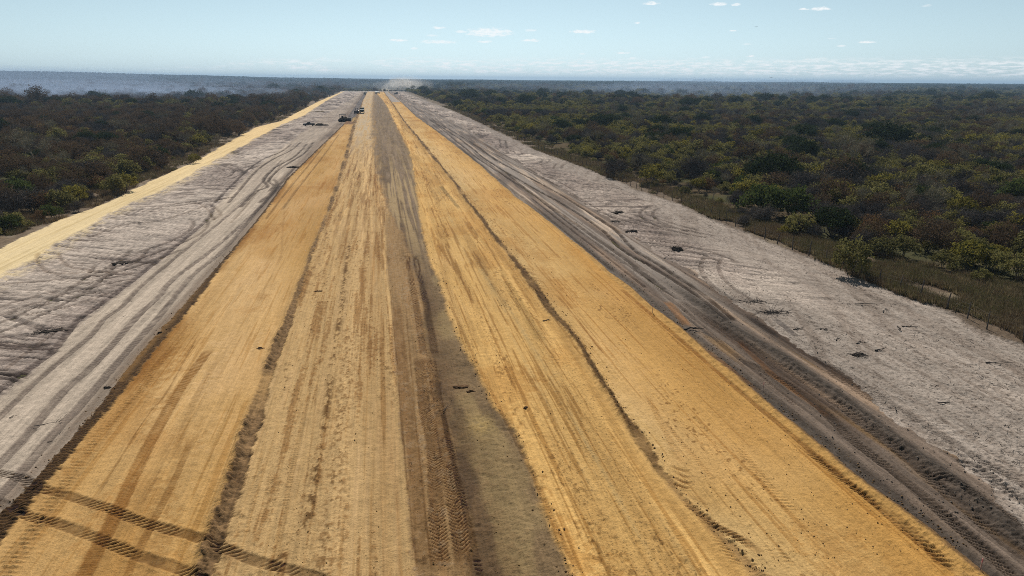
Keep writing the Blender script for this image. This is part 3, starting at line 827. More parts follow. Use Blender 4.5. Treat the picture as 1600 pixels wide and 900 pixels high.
    alp = np.clip(.16 * A + .75 * Bn * sst(-.5, .5, nS) + .75 * Cn * sst(-.45, .4, fbm(X * .6, Y * .035, 131, 3)) + .30 * D * sst(-.3, .5, nA + .4 * nS) + .35 * S_ + .75 * wr2 + .3 * rough + .5 * mid_r + .3 * sm, 0, 1)
    return X, Y, h, np.concatenate([np.clip(col, .012, .85), alp[..., None]], -1), reg, ext


def soil_material():
    m = bpy.data.materials.new('worked_soil')
    m.use_nodes = True
    t = NT(m.node_tree)
    b = m.node_tree.nodes['Principled BSDF']
    a = t.node('ShaderNodeAttribute', attribute_name='soil')
    g = t.node('ShaderNodeNewGeometry')
    fine = t.noise(g.outputs['Position'], 14.0, 3.0, .65)
    fine2 = t.noise(g.outputs['Position'], 3.1, 3.0, .6)
    k = t.math('ADD', t.math('MULTIPLY', t.math('SUBTRACT', fine, .5), .65), t.math('MULTIPLY', t.math('SUBTRACT', fine2, .5), .30))
    mp = t.node('ShaderNodeMapping')
    mp.inputs['Scale'].default_value = (8.0, .22, 1.0)
    t.l.new(g.outputs['Position'], mp.inputs[0])
    strk = t.noise(mp.outputs[0], 1.0, 3.0, .65)
    k = t.math('ADD', k, t.math('MULTIPLY', t.math('SUBTRACT', strk, .5), .60))
    k = t.math('ADD', k, 1.0)
    dots = t.ramp(t.noise(g.outputs['Position'], 5.5, 3.0, .6), .54, .66)
    dots = t.math('MULTIPLY', dots, a.outputs['Alpha'])
    k = t.math('MULTIPLY', k, t.math('SUBTRACT', 1.0, t.math('MULTIPLY', dots, .62)))
    sc_ = t.node('ShaderNodeVectorMath', operation='SCALE')
    t.put(sc_.inputs[0], a.outputs['Color'])
    t.put(sc_.inputs['Scale'], k)
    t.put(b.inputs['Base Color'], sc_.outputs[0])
    b.inputs['Roughness'].default_value = .95
    b.inputs['Specular IOR Level'].default_value = .08
    bn = t.node('ShaderNodeBump')
    bn.inputs['Strength'].default_value = .9
    bn.inputs['Distance'].default_value = .07
    t.put(bn.inputs['Height'], t.noise(g.outputs['Position'], 9.0, 4.0, .75))
    t.put(b.inputs['Normal'], bn.outputs[0])
    return m


SOIL = soil_material()
REG = ['dry_margin', 'service_track', 'sand_verge', 'laterite_road', 'soil_ridge', 'bare_soil_strip', 'soil_ridge', 'sand_verge', 'dry_margin']


def view_rows(y0, y1, step_px):
    """row distances about step_px photograph pixels apart"""
    out = [y0]
    while out[-1] < y1:
        y = out[-1]
        out.append(y + step_px * (y * y + H * H) / (H * FPX) * 1.0)
    return np.array(out)


def build_ground():
    parts = {k: [] for k in range(9)}
    ya, yb, yc = 18.0, 72.0, 230.0
    r1 = view_rows(ya, yb, .95)
    r2 = view_rows(yb, yc, 1.0)
    r3 = view_rows(yc, Y_END + 60, .8)
    bands = [(r1, np.arange(-52, 67, .085)), (np.concatenate([[r2[0] - .4], r2]), np.arange(-66, 76, .17)), (np.concatenate([[r3[0] - 2.0], r3]), np.arange(-68, 70, .40))]
    for bi, (ys, xs) in enumerate(bands):
        X, Y, h, col, reg, ext = ground_fields(xs, ys)
        if bi:
            h[0] -= .05
        px, py, zc = pj(X, Y)
        ok = (ext > 0) & (px > -330) & (px < 2000)
        ny, nx = X.shape
        q = ok[:-1, :-1] & ok[1:, :-1] & ok[:-1, 1:] & ok[1:, 1:]
        idx = np.arange(ny * nx).reshape(ny, nx)
        fc = np.stack([idx[:-1, :-1], idx[:-1, 1:], idx[1:, 1:], idx[1:, :-1]], -1)
        rq = reg[:-1, :-1]
        V = np.stack([X, Y, h], -1).reshape(-1, 3)
        cl = col.reshape(-1, 4)
        for k in range(9):
            f = fc[q & (rq == k)]
            if not len(f):
                continue
            used, inv = np.unique(f, return_inverse=True)
            parts[k].append((V[used], cl[used], inv.reshape(f.shape)))
        G[bi] = (xs, ys, h)
    nq = 0
    for k in range(9):
        off = 0
        VV, CC, FF = [], [], []
        for v, c, f in parts[k]:
            VV.append(v)
            CC.append(c)
            FF.append(f + off)
            off += len(v)
        FF = np.concatenate(FF)
        nq += len(FF)
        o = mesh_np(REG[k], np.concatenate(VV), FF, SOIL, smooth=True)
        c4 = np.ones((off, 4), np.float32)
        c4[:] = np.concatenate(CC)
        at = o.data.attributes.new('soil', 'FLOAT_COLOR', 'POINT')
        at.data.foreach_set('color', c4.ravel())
        tag(o, kind='structure')
    print('ground quads', nq, round(time.time() - T0, 1))


def hz(x, y):
    """height of the worked ground"""
    for bi in (0, 1, 2):
        xs, ys, h = G[bi]
        if ys[0] <= y <= ys[-1] and xs[0] <= x <= xs[-1]:
            i = min(int(np.searchsorted(ys, y)), len(ys) - 1)
            j = min(int(np.searchsorted(xs, x)), len(xs) - 1)
            return float(h[i, j])
    return 0.0


build_ground()

# far ground sheet under everything
gm = bpy.data.materials.new('scrub_soil')
gm.use_nodes = True
t = NT(gm.node_tree)
b = gm.node_tree.nodes['Principled BSDF']
g = t.node('ShaderNodeNewGeometry')
c = t.mix(t.noise(g.outputs['Position'], .35, 5.0, .65), (.045, .036, .024, 1), (.135, .10, .062, 1))
c = t.mix(t.ramp(t.noise(g.outputs['Position'], .05, 3.0), .45, .62), c, (.065, .062, .032, 1))
t.put(b.inputs['Base Color'], c)
b.inputs['Roughness'].default_value = 1.0
b.inputs['Specular IOR Level'].default_value = 0.0
o = mesh_np('ground', [(-30000, -2000, -.12), (30000, -2000, -.12), (30000, 40000, -.12), (-30000, 40000, -.12)], [(0, 1, 2, 3)], gm)
tag(o, kind='structure')


# ------------------------------------------------------------------ vegetation
def leaf_mat(name, col, trans=.35, var=.45, twig=False):
    m = bpy.data.materials.new(name)
    m.use_nodes = True
    t = NT(m.node_tree)
    t.n.remove(m.node_tree.nodes['Principled BSDF'])
    out = m.node_tree.nodes['Material Output']
    oi = t.node('ShaderNodeObjectInfo')
    at = t.node('ShaderNodeAttribute', attribute_name='tone')
    r = oi.outputs['Random']
    lo = tuple(c * (1 - var) for c in col) + (1,)
    hi = (min(.3, col[0] * (1 + var * 1.1)), min(.3, col[1] * (1 + var)), col[2] * (1 + var * .6), 1)
    c = t.mix(r, lo, hi)
    c = t.mix(t.math('MULTIPLY', at.outputs['Fac'], .65), c, tuple(min(.3, x * 1.75) for x in col) + (1,))
    d = t.node('ShaderNodeBsdfDiffuse')
    t.put(d.inputs[0], c)
    if trans:
        tr = t.node('ShaderNodeBsdfTranslucent')
        t.put(tr.inputs[0], c)
        mx = t.node('ShaderNodeMixShader')
        mx.inputs[0].default_value = trans
        t.l.new(d.outputs[0], mx.inputs[1])
        t.l.new(tr.outputs[0], mx.inputs[2])
        t.l.new(mx.outputs[0], out.inputs[0])
    else:
        t.l.new(d.outputs[0], out.inputs[0])
    return m


BARK = mat('grey_bark', (.085, .072, .06), .95, var=.35, scale=4)
GREYBARK = mat('grey_stem_bark', (.135, .118, .10), .95, var=.3, scale=4)
PALEBARK = mat('pale_bark', (.19, .155, .115), .95, var=.3, scale=4)


def tube(V, Fc, a, b, r0, r1, n=5):
    a = np.asarray(a, float)
    b = np.asarray(b, float)
    d = (b - a) / max(np.linalg.norm(b - a), 1e-6)
    x = np.cross(d, (0, 0, 1) if abs(d[2]) < .9 else (1, 0, 0))
    x /= np.linalg.norm(x)
    y = np.cross(d, x)
    o = len(V)
    for p, r in ((a, r0), (b, r1)):
        for k in range(n):
            w = 2 * math.pi * k / n
            V.append(p + r * (math.cos(w) * x + math.sin(w) * y))
    for k in range(n):
        Fc.append((o + k, o + (k + 1) % n, o + n + (k + 1) % n, o + n + k))


def skeleton(r, height, spread, stems, levels=3, up=.5, r0=.09):
    """limbs that fork towards a crown; returns quads and the tips"""
    V, Fc, tips = [], [], []

    def grow(p, d, ln, rad, lv):
        q = p + d * ln
        tube(V, Fc, p, q, rad, rad * .62, 5 if lv < 2 else 4)
        if lv >= levels:
            tips.append(q)
            return
        for _ in range(r.integers(2, 4)):
            e = d + r.normal(0, .48, 3) * np.array([spread, spread, .6])
            e[2] = max(e[2], -.05) + up * .25
            e /= np.linalg.norm(e)
            grow(q, e, ln * r.uniform(.62, .85), rad * .6, lv + 1)
        tips.append(q)
    for _ in range(stems):
        d = np.array([r.normal(0, .32 * spread), r.normal(0, .32 * spread), 1.0])
        d /= np.linalg.norm(d)
        grow(np.array([r.normal(0, .12), r.normal(0, .12), -.1]), d, height * r.uniform(.26, .38), r0, 0)
    V = np.array(V)
    return V, np.array(Fc), np.array(tips)


def leaves(r, centres, per, rad, size, flat=.75, upb=.5, narrow=.55):
    """quads of leaf sprays round the given centres; tone marks the lighter sprays"""
    n = len(centres) * per
    c = np.repeat(centres, per, 0) + r.normal(0, 1, (n, 3)) * np.repeat(rad, per)[:, None] * np.array([.55, .55, .55 * flat])
    nrm = r.normal(0, 1, (n, 3)) + np.array([0, 0, upb])
    nrm /= np.linalg.norm(nrm, axis=1)[:, None]
    t = np.cross(nrm, r.normal(0, 1, (n, 3)))
    t /= np.linalg.norm(t, axis=1)[:, None]
    bt = np.cross(nrm, t)
    s = size * r.uniform(.6, 1.4, n)[:, None]
    V = np.stack([c - t * s, c + bt * s * narrow, c + t * s, c - bt * s * narrow], 1).reshape(-1, 3)
    V[:, 2] = np.maximum(V[:, 2], .05)
    tone = np.repeat(np.repeat(r.uniform(0, 1, len(centres)) ** 2, per), 4)
    return V, np.arange(n * 4).reshape(n, 4), tone


def twigs(r, centres, per, ln, wid, up=.3):
    n = len(centres) * per
    c = np.repeat(centres, per, 0) + r.normal(0, .22, (n, 3))
    d = r.normal(0, 1, (n, 3)) + np.array([0, 0, up])
    d /= np.linalg.norm(d, axis=1)[:, None]
    w = np.cross(d, r.normal(0, 1, (n, 3)))
    w /= np.linalg.norm(w, axis=1)[:, None]
    l = ln * r.uniform(.5, 1.4, n)[:, None]
    V = np.stack([c - w * wid, c + w * wid, c + d * l + w * wid * .3, c + d * l - w * wid * .3], 1).reshape(-1, 3)
    V[:, 2] = np.maximum(V[:, 2], .03)
    return V, np.arange(n * 4).reshape(n, 4), np.repeat(r.uniform(0, 1, n) ** 2, 4)


def dome(r, n, R, z0, z1, shell=.55):
    """clump centres filling an uneven dome"""
    a = r.uniform(0, 2 * math.pi, n)
    u = r.uniform(shell, 1, n) ** .7
    e = np.arcsin(r.uniform(-.25, 1, n))
    lob = 1 + .22 * np.sin(a * 3 + r.uniform(0, 6)) + .14 * np.sin(a * 5 + r.uniform(0, 6))
    x = np.cos(a) * np.cos(e) * R * u * lob
    y = np.sin(a) * np.cos(e) * R * u * lob
    z = z0 + (z1 - z0) * (.35 + .65 * np.sin(e) * u) * r.uniform(.85, 1.1, n)
    return np.stack([x, y, z], 1)


def settone(o, tone):
    at = o.data.attributes.new('tone', 'FLOAT', 'POINT')
    at.data.foreach_set('value', np.asarray(tone, np.float32))


protos = bpy.data.collections.new('plant_prototypes')      # never linked to the scene: only the sources of the copies
TYPES = {}


def proto(kind, seed):
    """crown and trunk meshes of one plant kind"""
    r = np.random.default_rng(seed)
    bark = BARK
    if kind == 'grey':
        bark = GREYBARK
        V, Fc, tips = skeleton(r, 3.2, 1.5, 5, 3, .3, .05)
        C1 = np.vstack([tips, dome(r, 90, 2.0, .8, 3.4, .3)])
        cv, cf, ct = twigs(r, C1, 12, .75, .016)
        m = MATS['grey']
    elif kind == 'olive':
        V, Fc, tips = skeleton(r, 2.8, 1.5, 4, 2, .3, .06)
        C1 = dome(r, 100, 1.9, .5, 3.2)
        cv, cf, ct = leaves(r, C1, 15, np.full(100, .42), .15)
        m = MATS['olive']
    elif kind == 'yellow':
        V, Fc, tips = skeleton(r, 2.8, 1.4, 4, 2, .3, .06)
        C1 = dome(r, 70, 1.7, .8, 3.1)
        cv, cf, ct = leaves(r, C1, 17, np.full(70, .36), .14)
        m = MATS['yellow']
    elif kind == 'russet':
        V, Fc, tips = skeleton(r, 2.6, 1.5, 4, 3, .3, .05)
        C1 = np.vstack([tips[::2], dome(r, 70, 1.9, .5, 2.8, .4)])
        cv, cf, ct = leaves(r, C1, 11, np.full(len(C1), .45), .11)
        m = MATS['russet']
    elif kind == 'evergreen':
        V, Fc, tips = skeleton(r, 4.6, 1.6, 3, 3, .3, .14)
        C1 = dome(r, 190, 3.6, 1.4, 5.2, .45)
        cv, cf, ct = leaves(r, C1, 16, np.full(190, .6), .20)
        m = MATS['evergreen']
    elif kind == 'bare':
        V, Fc, tips = skeleton(r, 6.5, .95, 2, 4, .9, .15)
        cv, cf, ct = twigs(r, tips, 9, .9, .018, .9)
        m = MATS['palegrey']
        bark = PALEBARK
    elif kind == 'brown':
        V, Fc, tips = skeleton(r, 4.2, 1.3, 4, 3, .4, .10)
        C1 = np.vstack([tips[::2], dome(r, 130, 2.6, .9, 4.9, .4)])
        cv, cf, ct = leaves(r, C1, 12, np.full(len(C1), .5), .13)
        m = MATS['brown']
    elif kind == 'green':
        V, Fc, tips = skeleton(r, 2.4, 1.5, 4, 2, .3, .05)
        C1 = dome(r, 90, 1.8, .35, 2.7)
        cv, cf, ct = leaves(r, C1, 17, np.full(90, .4), .14)
        m = MATS['green']
    elif kind == 'low':
        V, Fc, tips = skeleton(r, 1.1, 2.0, 6, 2, .2, .025)
        C1 = dome(r, 50, 1.3, .1, 1.2, .2)
        v1, f1, t1 = twigs(r, C1, 10, .45, .014)
        v2, f2, t2 = leaves(r, C1[::2], 8, np.full(25, .35), .09)
        cv, cf, ct = np.vstack([v1, v2]), np.vstack([f1, f2 + len(v1)]), np.concatenate([t1, t2])
        m = MATS['low']
    crown = mesh_np('crown', cv, cf, m)
    settone(crown, ct)
    trunk = mesh_np('trunk', V, Fc, bark, smooth=True)
    both = mesh_np('plant', np.vstack([cv, V]), np.vstack([cf, Fc + len(cv)]), mats=[m, bark], midx=np.r_[np.zeros(len(cf)), np.ones(len(Fc))])
    settone(both, np.r_[ct, np.zeros(len(V))])
    for o in (crown, trunk, both):
        COL.objects.unlink(o)
    hgt = float(np.percentile(cv[:, 2], 98))
    wid = float(np.percentile(np.abs(cv[:, 0]), 96) * 2)
    TYPES.setdefault(kind, []).append(dict(crown=crown.data, trunk=trunk.data, both=both, h=hgt, w=wid))


MATS = {'grey': leaf_mat('leafless_twigs', (.098, .084, .077), 0, .35),
        'palegrey': leaf_mat('bare_twigs', (.20, .165, .115), 0, .3),
        'olive': leaf_mat('olive_leaves', (.130, .118, .044), .4, .4),
        'yellow': leaf_mat('yellow_leaves', (.145, .126, .030), .40, .4),
        'russet': leaf_mat('russet_leaves', (.120, .072, .038), .32, .4),
        'evergreen': leaf_mat('evergreen_leaves', (.030, .040, .016), .2, .3),
        'brown': leaf_mat('brown_leaves', (.088, .060, .038), .28, .35),
        'green': leaf_mat('green_leaves', (.052, .066, .021), .36, .4),
        'low': leaf_mat('scrub_leaves', (.105, .080, .052), .22, .45)}
for i_, k_ in enumerate(['grey', 'olive', 'yellow', 'russet', 'evergreen', 'bare', 'brown', 'green', 'low']):
    for v_ in range(3 if k_ in ('grey', 'olive') else 2):
        proto(k_, 100 + 10 * i_ + v_)
KINDS = list(TYPES)
plist = []                                 # flat list of prototypes: (kind, variant)
for k_ in KINDS:
    for v_ in range(len(TYPES[k_])):
        o = TYPES[k_][v_]['both']
        o.name = 'p%03d' % len(plist)      # alphabetical order = index for the instancer
        protos.objects.link(o)
        plist.append((k_, v_))

R_EDGE = lambda y: L['ver_r'](y)
L_EDGE = lambda y: L['trk_out'](y)


def terrain(x, y):
    """height of the land beyond the clearing: flat, rising to a low swell far off on the left"""
    a = np.arctan2(x, y)
    d = np.hypot(x, y)
    sw = sst(2200, 5200, d) * (1 - .3 * sst(5200, 9000, d))
    hh = 30 * (1 - sst(-.47, -.02, a)) + 4 * vn(a * 14, d * .0008, 7) + 5
    return sw * hh


def inframe(x, y, z, m=60):
    px, py, zc = pj(x, y, z)
    return (zc > 5) & (px > -m) & (px < 1600 + m) & (py > 0) & (py < 960)


def scatter():
    """every plant of the scrub out to 1.4 km: x, y, prototype, scale, turn"""
    r = np.random.default_rng(21)
    out = []
    for (y0, y1, sp) in ((40, 230, 2.35), (230, 520, 3.2), (520, 1500, 5.4), (1500, 2500, 9.0)):
        xs = np.arange(-.56 * y1 - 20, 1.2 * y1 + 20, sp)
        ys = np.arange(y0, y1, sp)
        X, Y = np.meshgrid(xs, ys)
        X = (X + r.uniform(-.5, .5, X.shape) * sp).ravel()
        Y = (Y + r.uniform(-.5, .5, Y.shape) * sp).ravel()
        ok = inframe(X, Y, 2 + 0 * X, 90)
        X, Y = X[ok], Y[ok]
        er, el_ = R_EDGE(Y), L_EDGE(Y)
        dr, dl = X - er, el_ - X
        end = (Y > Y_END + 8) & (X > el_ - 5) & (X < er + 5)
        side = np.where(dl > 0, -1, 1)
        d = np.where(dl > 0, dl, dr)
        gapr = 5.5 + 4.0 * vn(Y * .045, Y * 0, 3) + 11.0 * (1 - sst(50, 95, Y))
        gapl = 2.5 + 2.6 * vn(Y * .05, Y * 0, 4) + 3.0 * (1 - sst(85, 130, Y))
        gap = np.where(side < 0, gapl, gapr)
        glade = fbm(X * .025, Y * .02, 8, 3)
        keep = ((d > gap) & (glade > -.95)) | end
        keep &= r.uniform(0, 1, len(X)) < np.where(d > gap + 14, .90, .62)
        X, Y, d, side, gap = X[keep], Y[keep], d[keep], side[keep], gap[keep]
        out.append((X, Y, d - gap, side))
    X, Y, d, side = [np.concatenate(q) for q in zip(*out)]
    n = len(X)
    zone = fbm(X * .012, Y * .012, 9, 3) * 1.5
    zone2 = fbm(X * .03, Y * .03, 13, 2) * 1.5
    u = r.uniform(0, 1, n)
    # share of each kind: grey olive yellow russet evergreen bare brown green low
    wr = np.array([.22, .37, .15, .05, .015, .026, .045, .06, .064])
    wl = np.array([.40, .05, .006, .19, .010, .012, .26, .004, .068])
    Wt = np.where(side[:, None] > 0, wr, wl)
    Wt = Wt * np.exp(np.clip(zone[:, None] * np.array([1.0, -.9, -1.2, .5, 0, 0, .7, -1.0, 0]) + zone2[:, None] * np.array([.9, -.5, -.9, .4, .5, 0, .3, .6, 0]), -2, 2))
    nearl = (side < 0) & (Y < 165) & (X > -92)
    Wt[nearl] *= np.array([.9, 4.0, 4.0, .9, .5, 0, .6, 3.0, 1.5])
    edge = (d < 3.5)
    Wt[edge] *= np.array([.7, .8, .5, .9, 0, .3, .2, .4, 5.0])
    nearr = (side > 0) & (Y < 95)
    Wt[nearr] *= np.array([1, 1, .45, 1, 1, 0, .8, .35, 1.6])
    farp = Y > 520
    Wt[farp] *= np.array([.8, 1, 1.1, .9, 5.0, .3, 1, 1, .2])
    Wt /= Wt.sum(1)[:, None]
    kind = (np.cumsum(Wt, 1) < u[:, None]).sum(1).clip(0, 8)
    sc = r.uniform(.5, 1.22, n) * np.where(Y > 520, 1.4, 1.0) * np.where(Y > 1500, 1.35, 1.0) * np.where(edge, .62, 1.0)
    sc *= 1 + .35 * vn(X * .05, Y * .05, 17)
    sc *= np.where(Y > 520, r.uniform(.55, .95, n) + .4 * (r.uniform(0, 1, n) > .85), 1.0)
    sc *= np.where(kind == 4, r.uniform(.7, 1.1, n), 1) * np.where(kind == 5, r.uniform(.7, 1.05, n), 1)
    sc *= np.where(r.uniform(0, 1, n) < .06, 1.35, 1.0)
    start = np.cumsum([0] + [len(TYPES[k]) for k in KINDS])
    nv = np.array([len(TYPES[k]) for k in KINDS])
    pidx = start[kind] + (r.uniform(0, 1, n) * nv[kind]).astype(int)
    rot = r.uniform(0, 2 * math.pi, n)
    return dict(x=X, y=Y, p=pidx, s=sc, r=rot, k=kind, side=side, d=d)


def instancer(name, X, Y, Z, idx, scl, rot, coll, kind='stuff'):
    """one object that sets copies of the meshes of a collection on its points"""
    me = bpy.data.meshes.new(name)
    me.vertices.add(len(X))
    me.vertices.foreach_set('co', np.stack([X, Y, Z], 1).astype(np.float32).ravel())
    for nm, ty, arr in (('pick', 'INT', idx), ('size', 'FLOAT', scl), ('turn', 'FLOAT', rot)):
        a = me.attributes.new(nm, ty, 'POINT')
        a.data.foreach_set('value', np.asarray(arr, np.int32 if ty == 'INT' else np.float32))
    o = bpy.data.objects.new(name, me)
    COL.objects.link(o)
    ng = bpy.data.node_groups.new(name, 'GeometryNodeTree')
    ng.interface.new_socket('Geometry', in_out='INPUT', socket_type='NodeSocketGeometry')
    ng.interface.new_socket('Geometry', in_out='OUTPUT', socket_type='NodeSocketGeometry')
    N, K = ng.nodes, ng.links
    gi, go = N.new('NodeGroupInput'), N.new('NodeGroupOutput')
    ip = N.new('GeometryNodeInstanceOnPoints')
    ci = N.new('GeometryNodeCollectionInfo')
    ci.inputs['Collection'].default_value = coll
    ci.inputs['Separate Children'].default_value = True
    ci.inputs['Reset Children'].default_value = True
    ip.inputs['Pick Instance'].default_value = True

    def named(nm, ty):
        a = N.new('GeometryNodeInputNamedAttribute')
        a.data_type = ty
        a.inputs['Name'].default_value = nm
        return a.outputs['Attribute']
    K.new(gi.outputs[0], ip.inputs['Points'])
    K.new(ci.outputs[0], ip.inputs['Instance'])
    K.new(named('pick', 'INT'), ip.inputs['Instance Index'])
    cx_ = N.new('ShaderNodeCombineXYZ')
    K.new(named('turn', 'FLOAT'), cx_.inputs[2])
    K.new(cx_.outputs[0], ip.inputs['Rotation'])
    K.new(named('size', 'FLOAT'), ip.inputs['Scale'])
    K.new(ip.outputs[0], go.inputs[0])
    md = o.modifiers.new('scatter', 'NODES')
    md.node_group = ng
    return tag(o, kind=kind)


PL = scatter()
# plants the photograph singles out: base pixel, kind, height in metres, label
HAND = [(1329, 432, 'olive', 4.3, 'lone leafy olive shrub standing at the very edge of the white sand verge'),
        (937, 205, 'evergreen', 7.5, 'broad dark evergreen tree standing above the scrub below the bare pale trees'),
        (905, 203, 'evergreen', 5.0, 'small dark evergreen adjoining the broad dark evergreen on its left'),
        (1097, 196, 'evergreen', 6.0, 'dark evergreen tree with a tilted crown beyond the grey bushes'),
        (1062, 192, 'evergreen', 5.0, 'low dark evergreen just left of the tilted dark evergreen'),
        (1175, 200, 'evergreen', 6.0, 'narrow dark evergreen tree rising between olive shrubs'),
        (1255, 222, 'evergreen', 6.5, 'wide dark evergreen tree in the middle of the right scrub'),
        (1238, 218, 'evergreen', 5.0, 'dark evergreen overlapping the wide dark evergreen on its left'),
        (990, 186, 'bare', 7.5, 'bare pale tree with upright limbs behind the broad dark evergreen'),
        (957, 180, 'bare', 7.0, 'slender bare tree behind the broad dark evergreen, left of the upright bare tree'),
        (1025, 186, 'bare', 7.5, 'thin bare tree right of the upright bare pale tree'),
        (1047, 182, 'bare', 6.0, 'spindly bare tree beside the thin bare tree'),
        (1105, 176, 'olive', 6.0, 'tall round olive tree on the hazy skyline of the right scrub'),
        (1392, 222, 'bare', 8.0, 'pale forked bare tree with thin crown in the right scrub'),
        (1440, 218, 'evergreen', 5.5, 'compact dark evergreen tree right of the pale forked tree'),
        (1445, 258, 'brown', 4.5, 'dome of dark brown foliage amid yellow shrubs in the right scrub'),
        (1445, 292, 'olive', 5.0, 'broad shrub of large grey-green leaves on the right'),
        (1352, 255, 'brown', 5.0, 'dark russet brown tree left of the brown dome'),
        (962, 278, 'grey', 4.6, 'round grey leafless bush close to the fence, half way along'),
        (1080, 285, 'grey', 6.0, 'largest grey leafless bush mass on the right scrub edge'),
        (1000, 268, 'grey', 4.8, 'grey leafless bush behind the round grey bush by the fence'),
        (1015, 290, 'yellow', 4.0, 'yellow-green leafy shrub between two large grey bushes'),
        (1190, 335, 'green', 5.0, 'deep green leafy shrub in the front row behind the fence'),
        (1235, 340, 'green', 5.0, 'deep green shrub with bright tips, second in the front row'),
        (1165, 310, 'yellow', 3.6, 'bright yellow-green shrub glowing above the front row of the right scrub'),
        (1210, 318, 'yellow', 3.4, 'yellow-green shrub tucked behind the deep green shrubs'),
        (1590, 320, 'green', 4.6, 'large bright green bush at the right margin of the view'),
        (1500, 345, 'yellow', 4.0, 'yellow-green shrub in front of the bright green bush'),
        (343, 215, 'brown', 8.5, 'big round brown tree beside the yellow service track'),
        (322, 212, 'brown', 7.0, 'brown tree adjoining the big round brown tree on its left'),
        (372, 212, 'brown', 6.0, 'small rust-tinged tree between the big brown tree and the track'),
        (160, 207, 'evergreen', 4.6, 'lone black-green evergreen standing out of the brown scrub on the left'),
        (248, 184, 'evergreen', 4.0, 'small dark evergreen farther back in the brown scrub on the left'),
        (360, 180, 'brown', 4.5, 'tall brown tree at the smoky edge of the left scrub'),
        (190, 158, 'bare', 6.0, 'bare spreading tree against the blue smoke on the left'),
        (232, 157, 'bare', 6.5, 'taller bare tree against the blue smoke, right of the spreading one'),
        (303, 160, 'evergreen', 4.0, 'small dark tree at the smoky edge, right of the taller bare tree'),
        (195, 300, 'yellow', 3.6, 'yellow-green shrub arching towards the service track'),
        (180, 305, 'olive', 3.8, 'olive shrub with dark base beside the yellow-green shrub by the track'),
        (120, 322, 'yellow', 3.6, 'bright olive-yellow bush near the track on the left'),
        (95, 330, 'olive', 3.6, 'olive bush leaning against the bright olive-yellow bush'),
        (70, 332, 'russet', 3.4, 'russet topped bush in front of the olive bushes on the left'),
        (15, 340, 'grey', 4.5, 'large grey twiggy bush at the left margin of the view'),
        (30, 310, 'green', 3.6, 'green leafy bush behind the large grey twiggy bush'),
        (15, 362, 'green', 2.4, 'low bright green bush on the bare margin at the far left edge'),
        (80, 342, 'green', 2.2, 'low green bush on the bare margin below the russet bush'),
        (305, 256, 'yellow', 2.6, 'small yellow-green shrub against the dark scrub by the track'),
        (755, 138, 'evergreen', 8.0, 'dark dome-shaped tree far beyond the end of the clearing')]
hx, hy, hp, hs, hk = [], [], [], [], []
for px, py, k, hh, lab in HAND:
    x, y = gp(px, py)
    v = (px * 7 + py) % len(TYPES[k])
    hx.append(x)
    hy.append(y)
    hk.append(KINDS.index(k))
    hp.append(plist.index((k, v)))
    hs.append(hh / TYPES[k][v]['h'])
hx, hy, hp, hs, hk = map(np.array, (hx, hy, hp, hs, hk))
# clear the room round the singled-out plants
free = np.ones(len(PL['x']), bool)
for a, b, s_ in zip(hx, hy, hs):
    free &= np.hypot(PL['x'] - a, (PL['y'] - b) * .7) > 1.3 * s_
    tow = np.array([a, b]) / math.hypot(a, b)
    al = PL['x'] * tow[0] + PL['y'] * tow[1] - math.hypot(a, b)
    ac = np.abs(-PL['x'] * tow[1] + PL['y'] * tow[0])
    free &= ~((al < 0) & (al > -8) & (ac < 1.6 * s_) & (PL['s'] > .8))
for k in PL:
    PL[k] = PL[k][free]
ht = np.array([TYPES[a][b]['h'] for a, b in plist])
wt_ = np.array([TYPES[a][b]['w'] for a, b in plist])
pz = terrain(PL['x'], PL['y']) - .05
px, py, zc = pj(PL['x'], PL['y'], ht[PL['p']] * PL['s'] * .6)
big = ht[PL['p']] * PL['s'] * np.minimum(wt_[PL['p']] * PL['s'], 6) / zc ** 2
big[(px < 0) | (px > 1600) | (py > 880) | (KINDS.index('low') == PL['k'])] = 0
NI = 300 - len(HAND)
order = np.argsort(-big)
sel = order[:NI]
rest = np.ones(len(big), bool)
rest[sel] = False
o = instancer('shrubland', PL['x'][rest], PL['y'][rest], pz[rest], PL['p'][rest], PL['s'][rest], PL['r'][rest], protos)

NAMES = {'grey': ('leafless_shrub', 'shrub', 'grey leafless shrub'), 'olive': ('leafy_shrub', 'shrub', 'olive shrub'), 'yellow': ('leafy_shrub', 'shrub', 'yellow-green shrub'),
         'russet': ('leafy_shrub', 'shrub', 'russet shrub'), 'evergreen': ('evergreen_tree', 'tree', 'dark evergreen'), 'bare': ('bare_tree', 'tree', 'bare pale tree'),
         'brown': ('brown_tree', 'tree', 'brown bushy tree'), 'green': ('leafy_shrub', 'shrub', 'deep green shrub'), 'low': ('scrub', 'shrub', 'low scrub')}


def plant(p, x, y, s, rot, label, group):
    k, v = plist[p]
    nm, cat, _ = NAMES[k]
    root = thing(nm, label, cat, (float(x), float(y), -.05), float(rot), group, float(s))
    for part in ('crown', 'trunk'):
        o = bpy.data.objects.new(part, TYPES[k][v][part])
        COL.objects.link(o)
        o.parent = root
    return root


for i, (q, (a, b, k, hh, lab)) in enumerate(zip(hp, HAND)):
    root = plant(q, hx[i], hy[i], hs[i], 1.0 + i * 2.4, lab, 'trees and shrubs of the scrub')
    if i == 0:
        root.scale = (hs[i] * .72, hs[i] * .72, hs[i])

# the other large plants: told apart by their kind, their size and what stands round them
AX, AY = np.r_[PL['x'][sel], hx], np.r_[PL['y'][sel], hy]
AK = np.r_[PL['k'][sel], hk]
AP, _, AZ = pj(AX, AY)
SHORT = {k: NAMES[k][2].replace(' shrub', '').replace(' tree', '').replace(' bushy', '').replace(' leafless', '').replace(' pale', '') for k in NAMES}
labels = []
DIRS = ['left', 'right', 'front', 'behind']


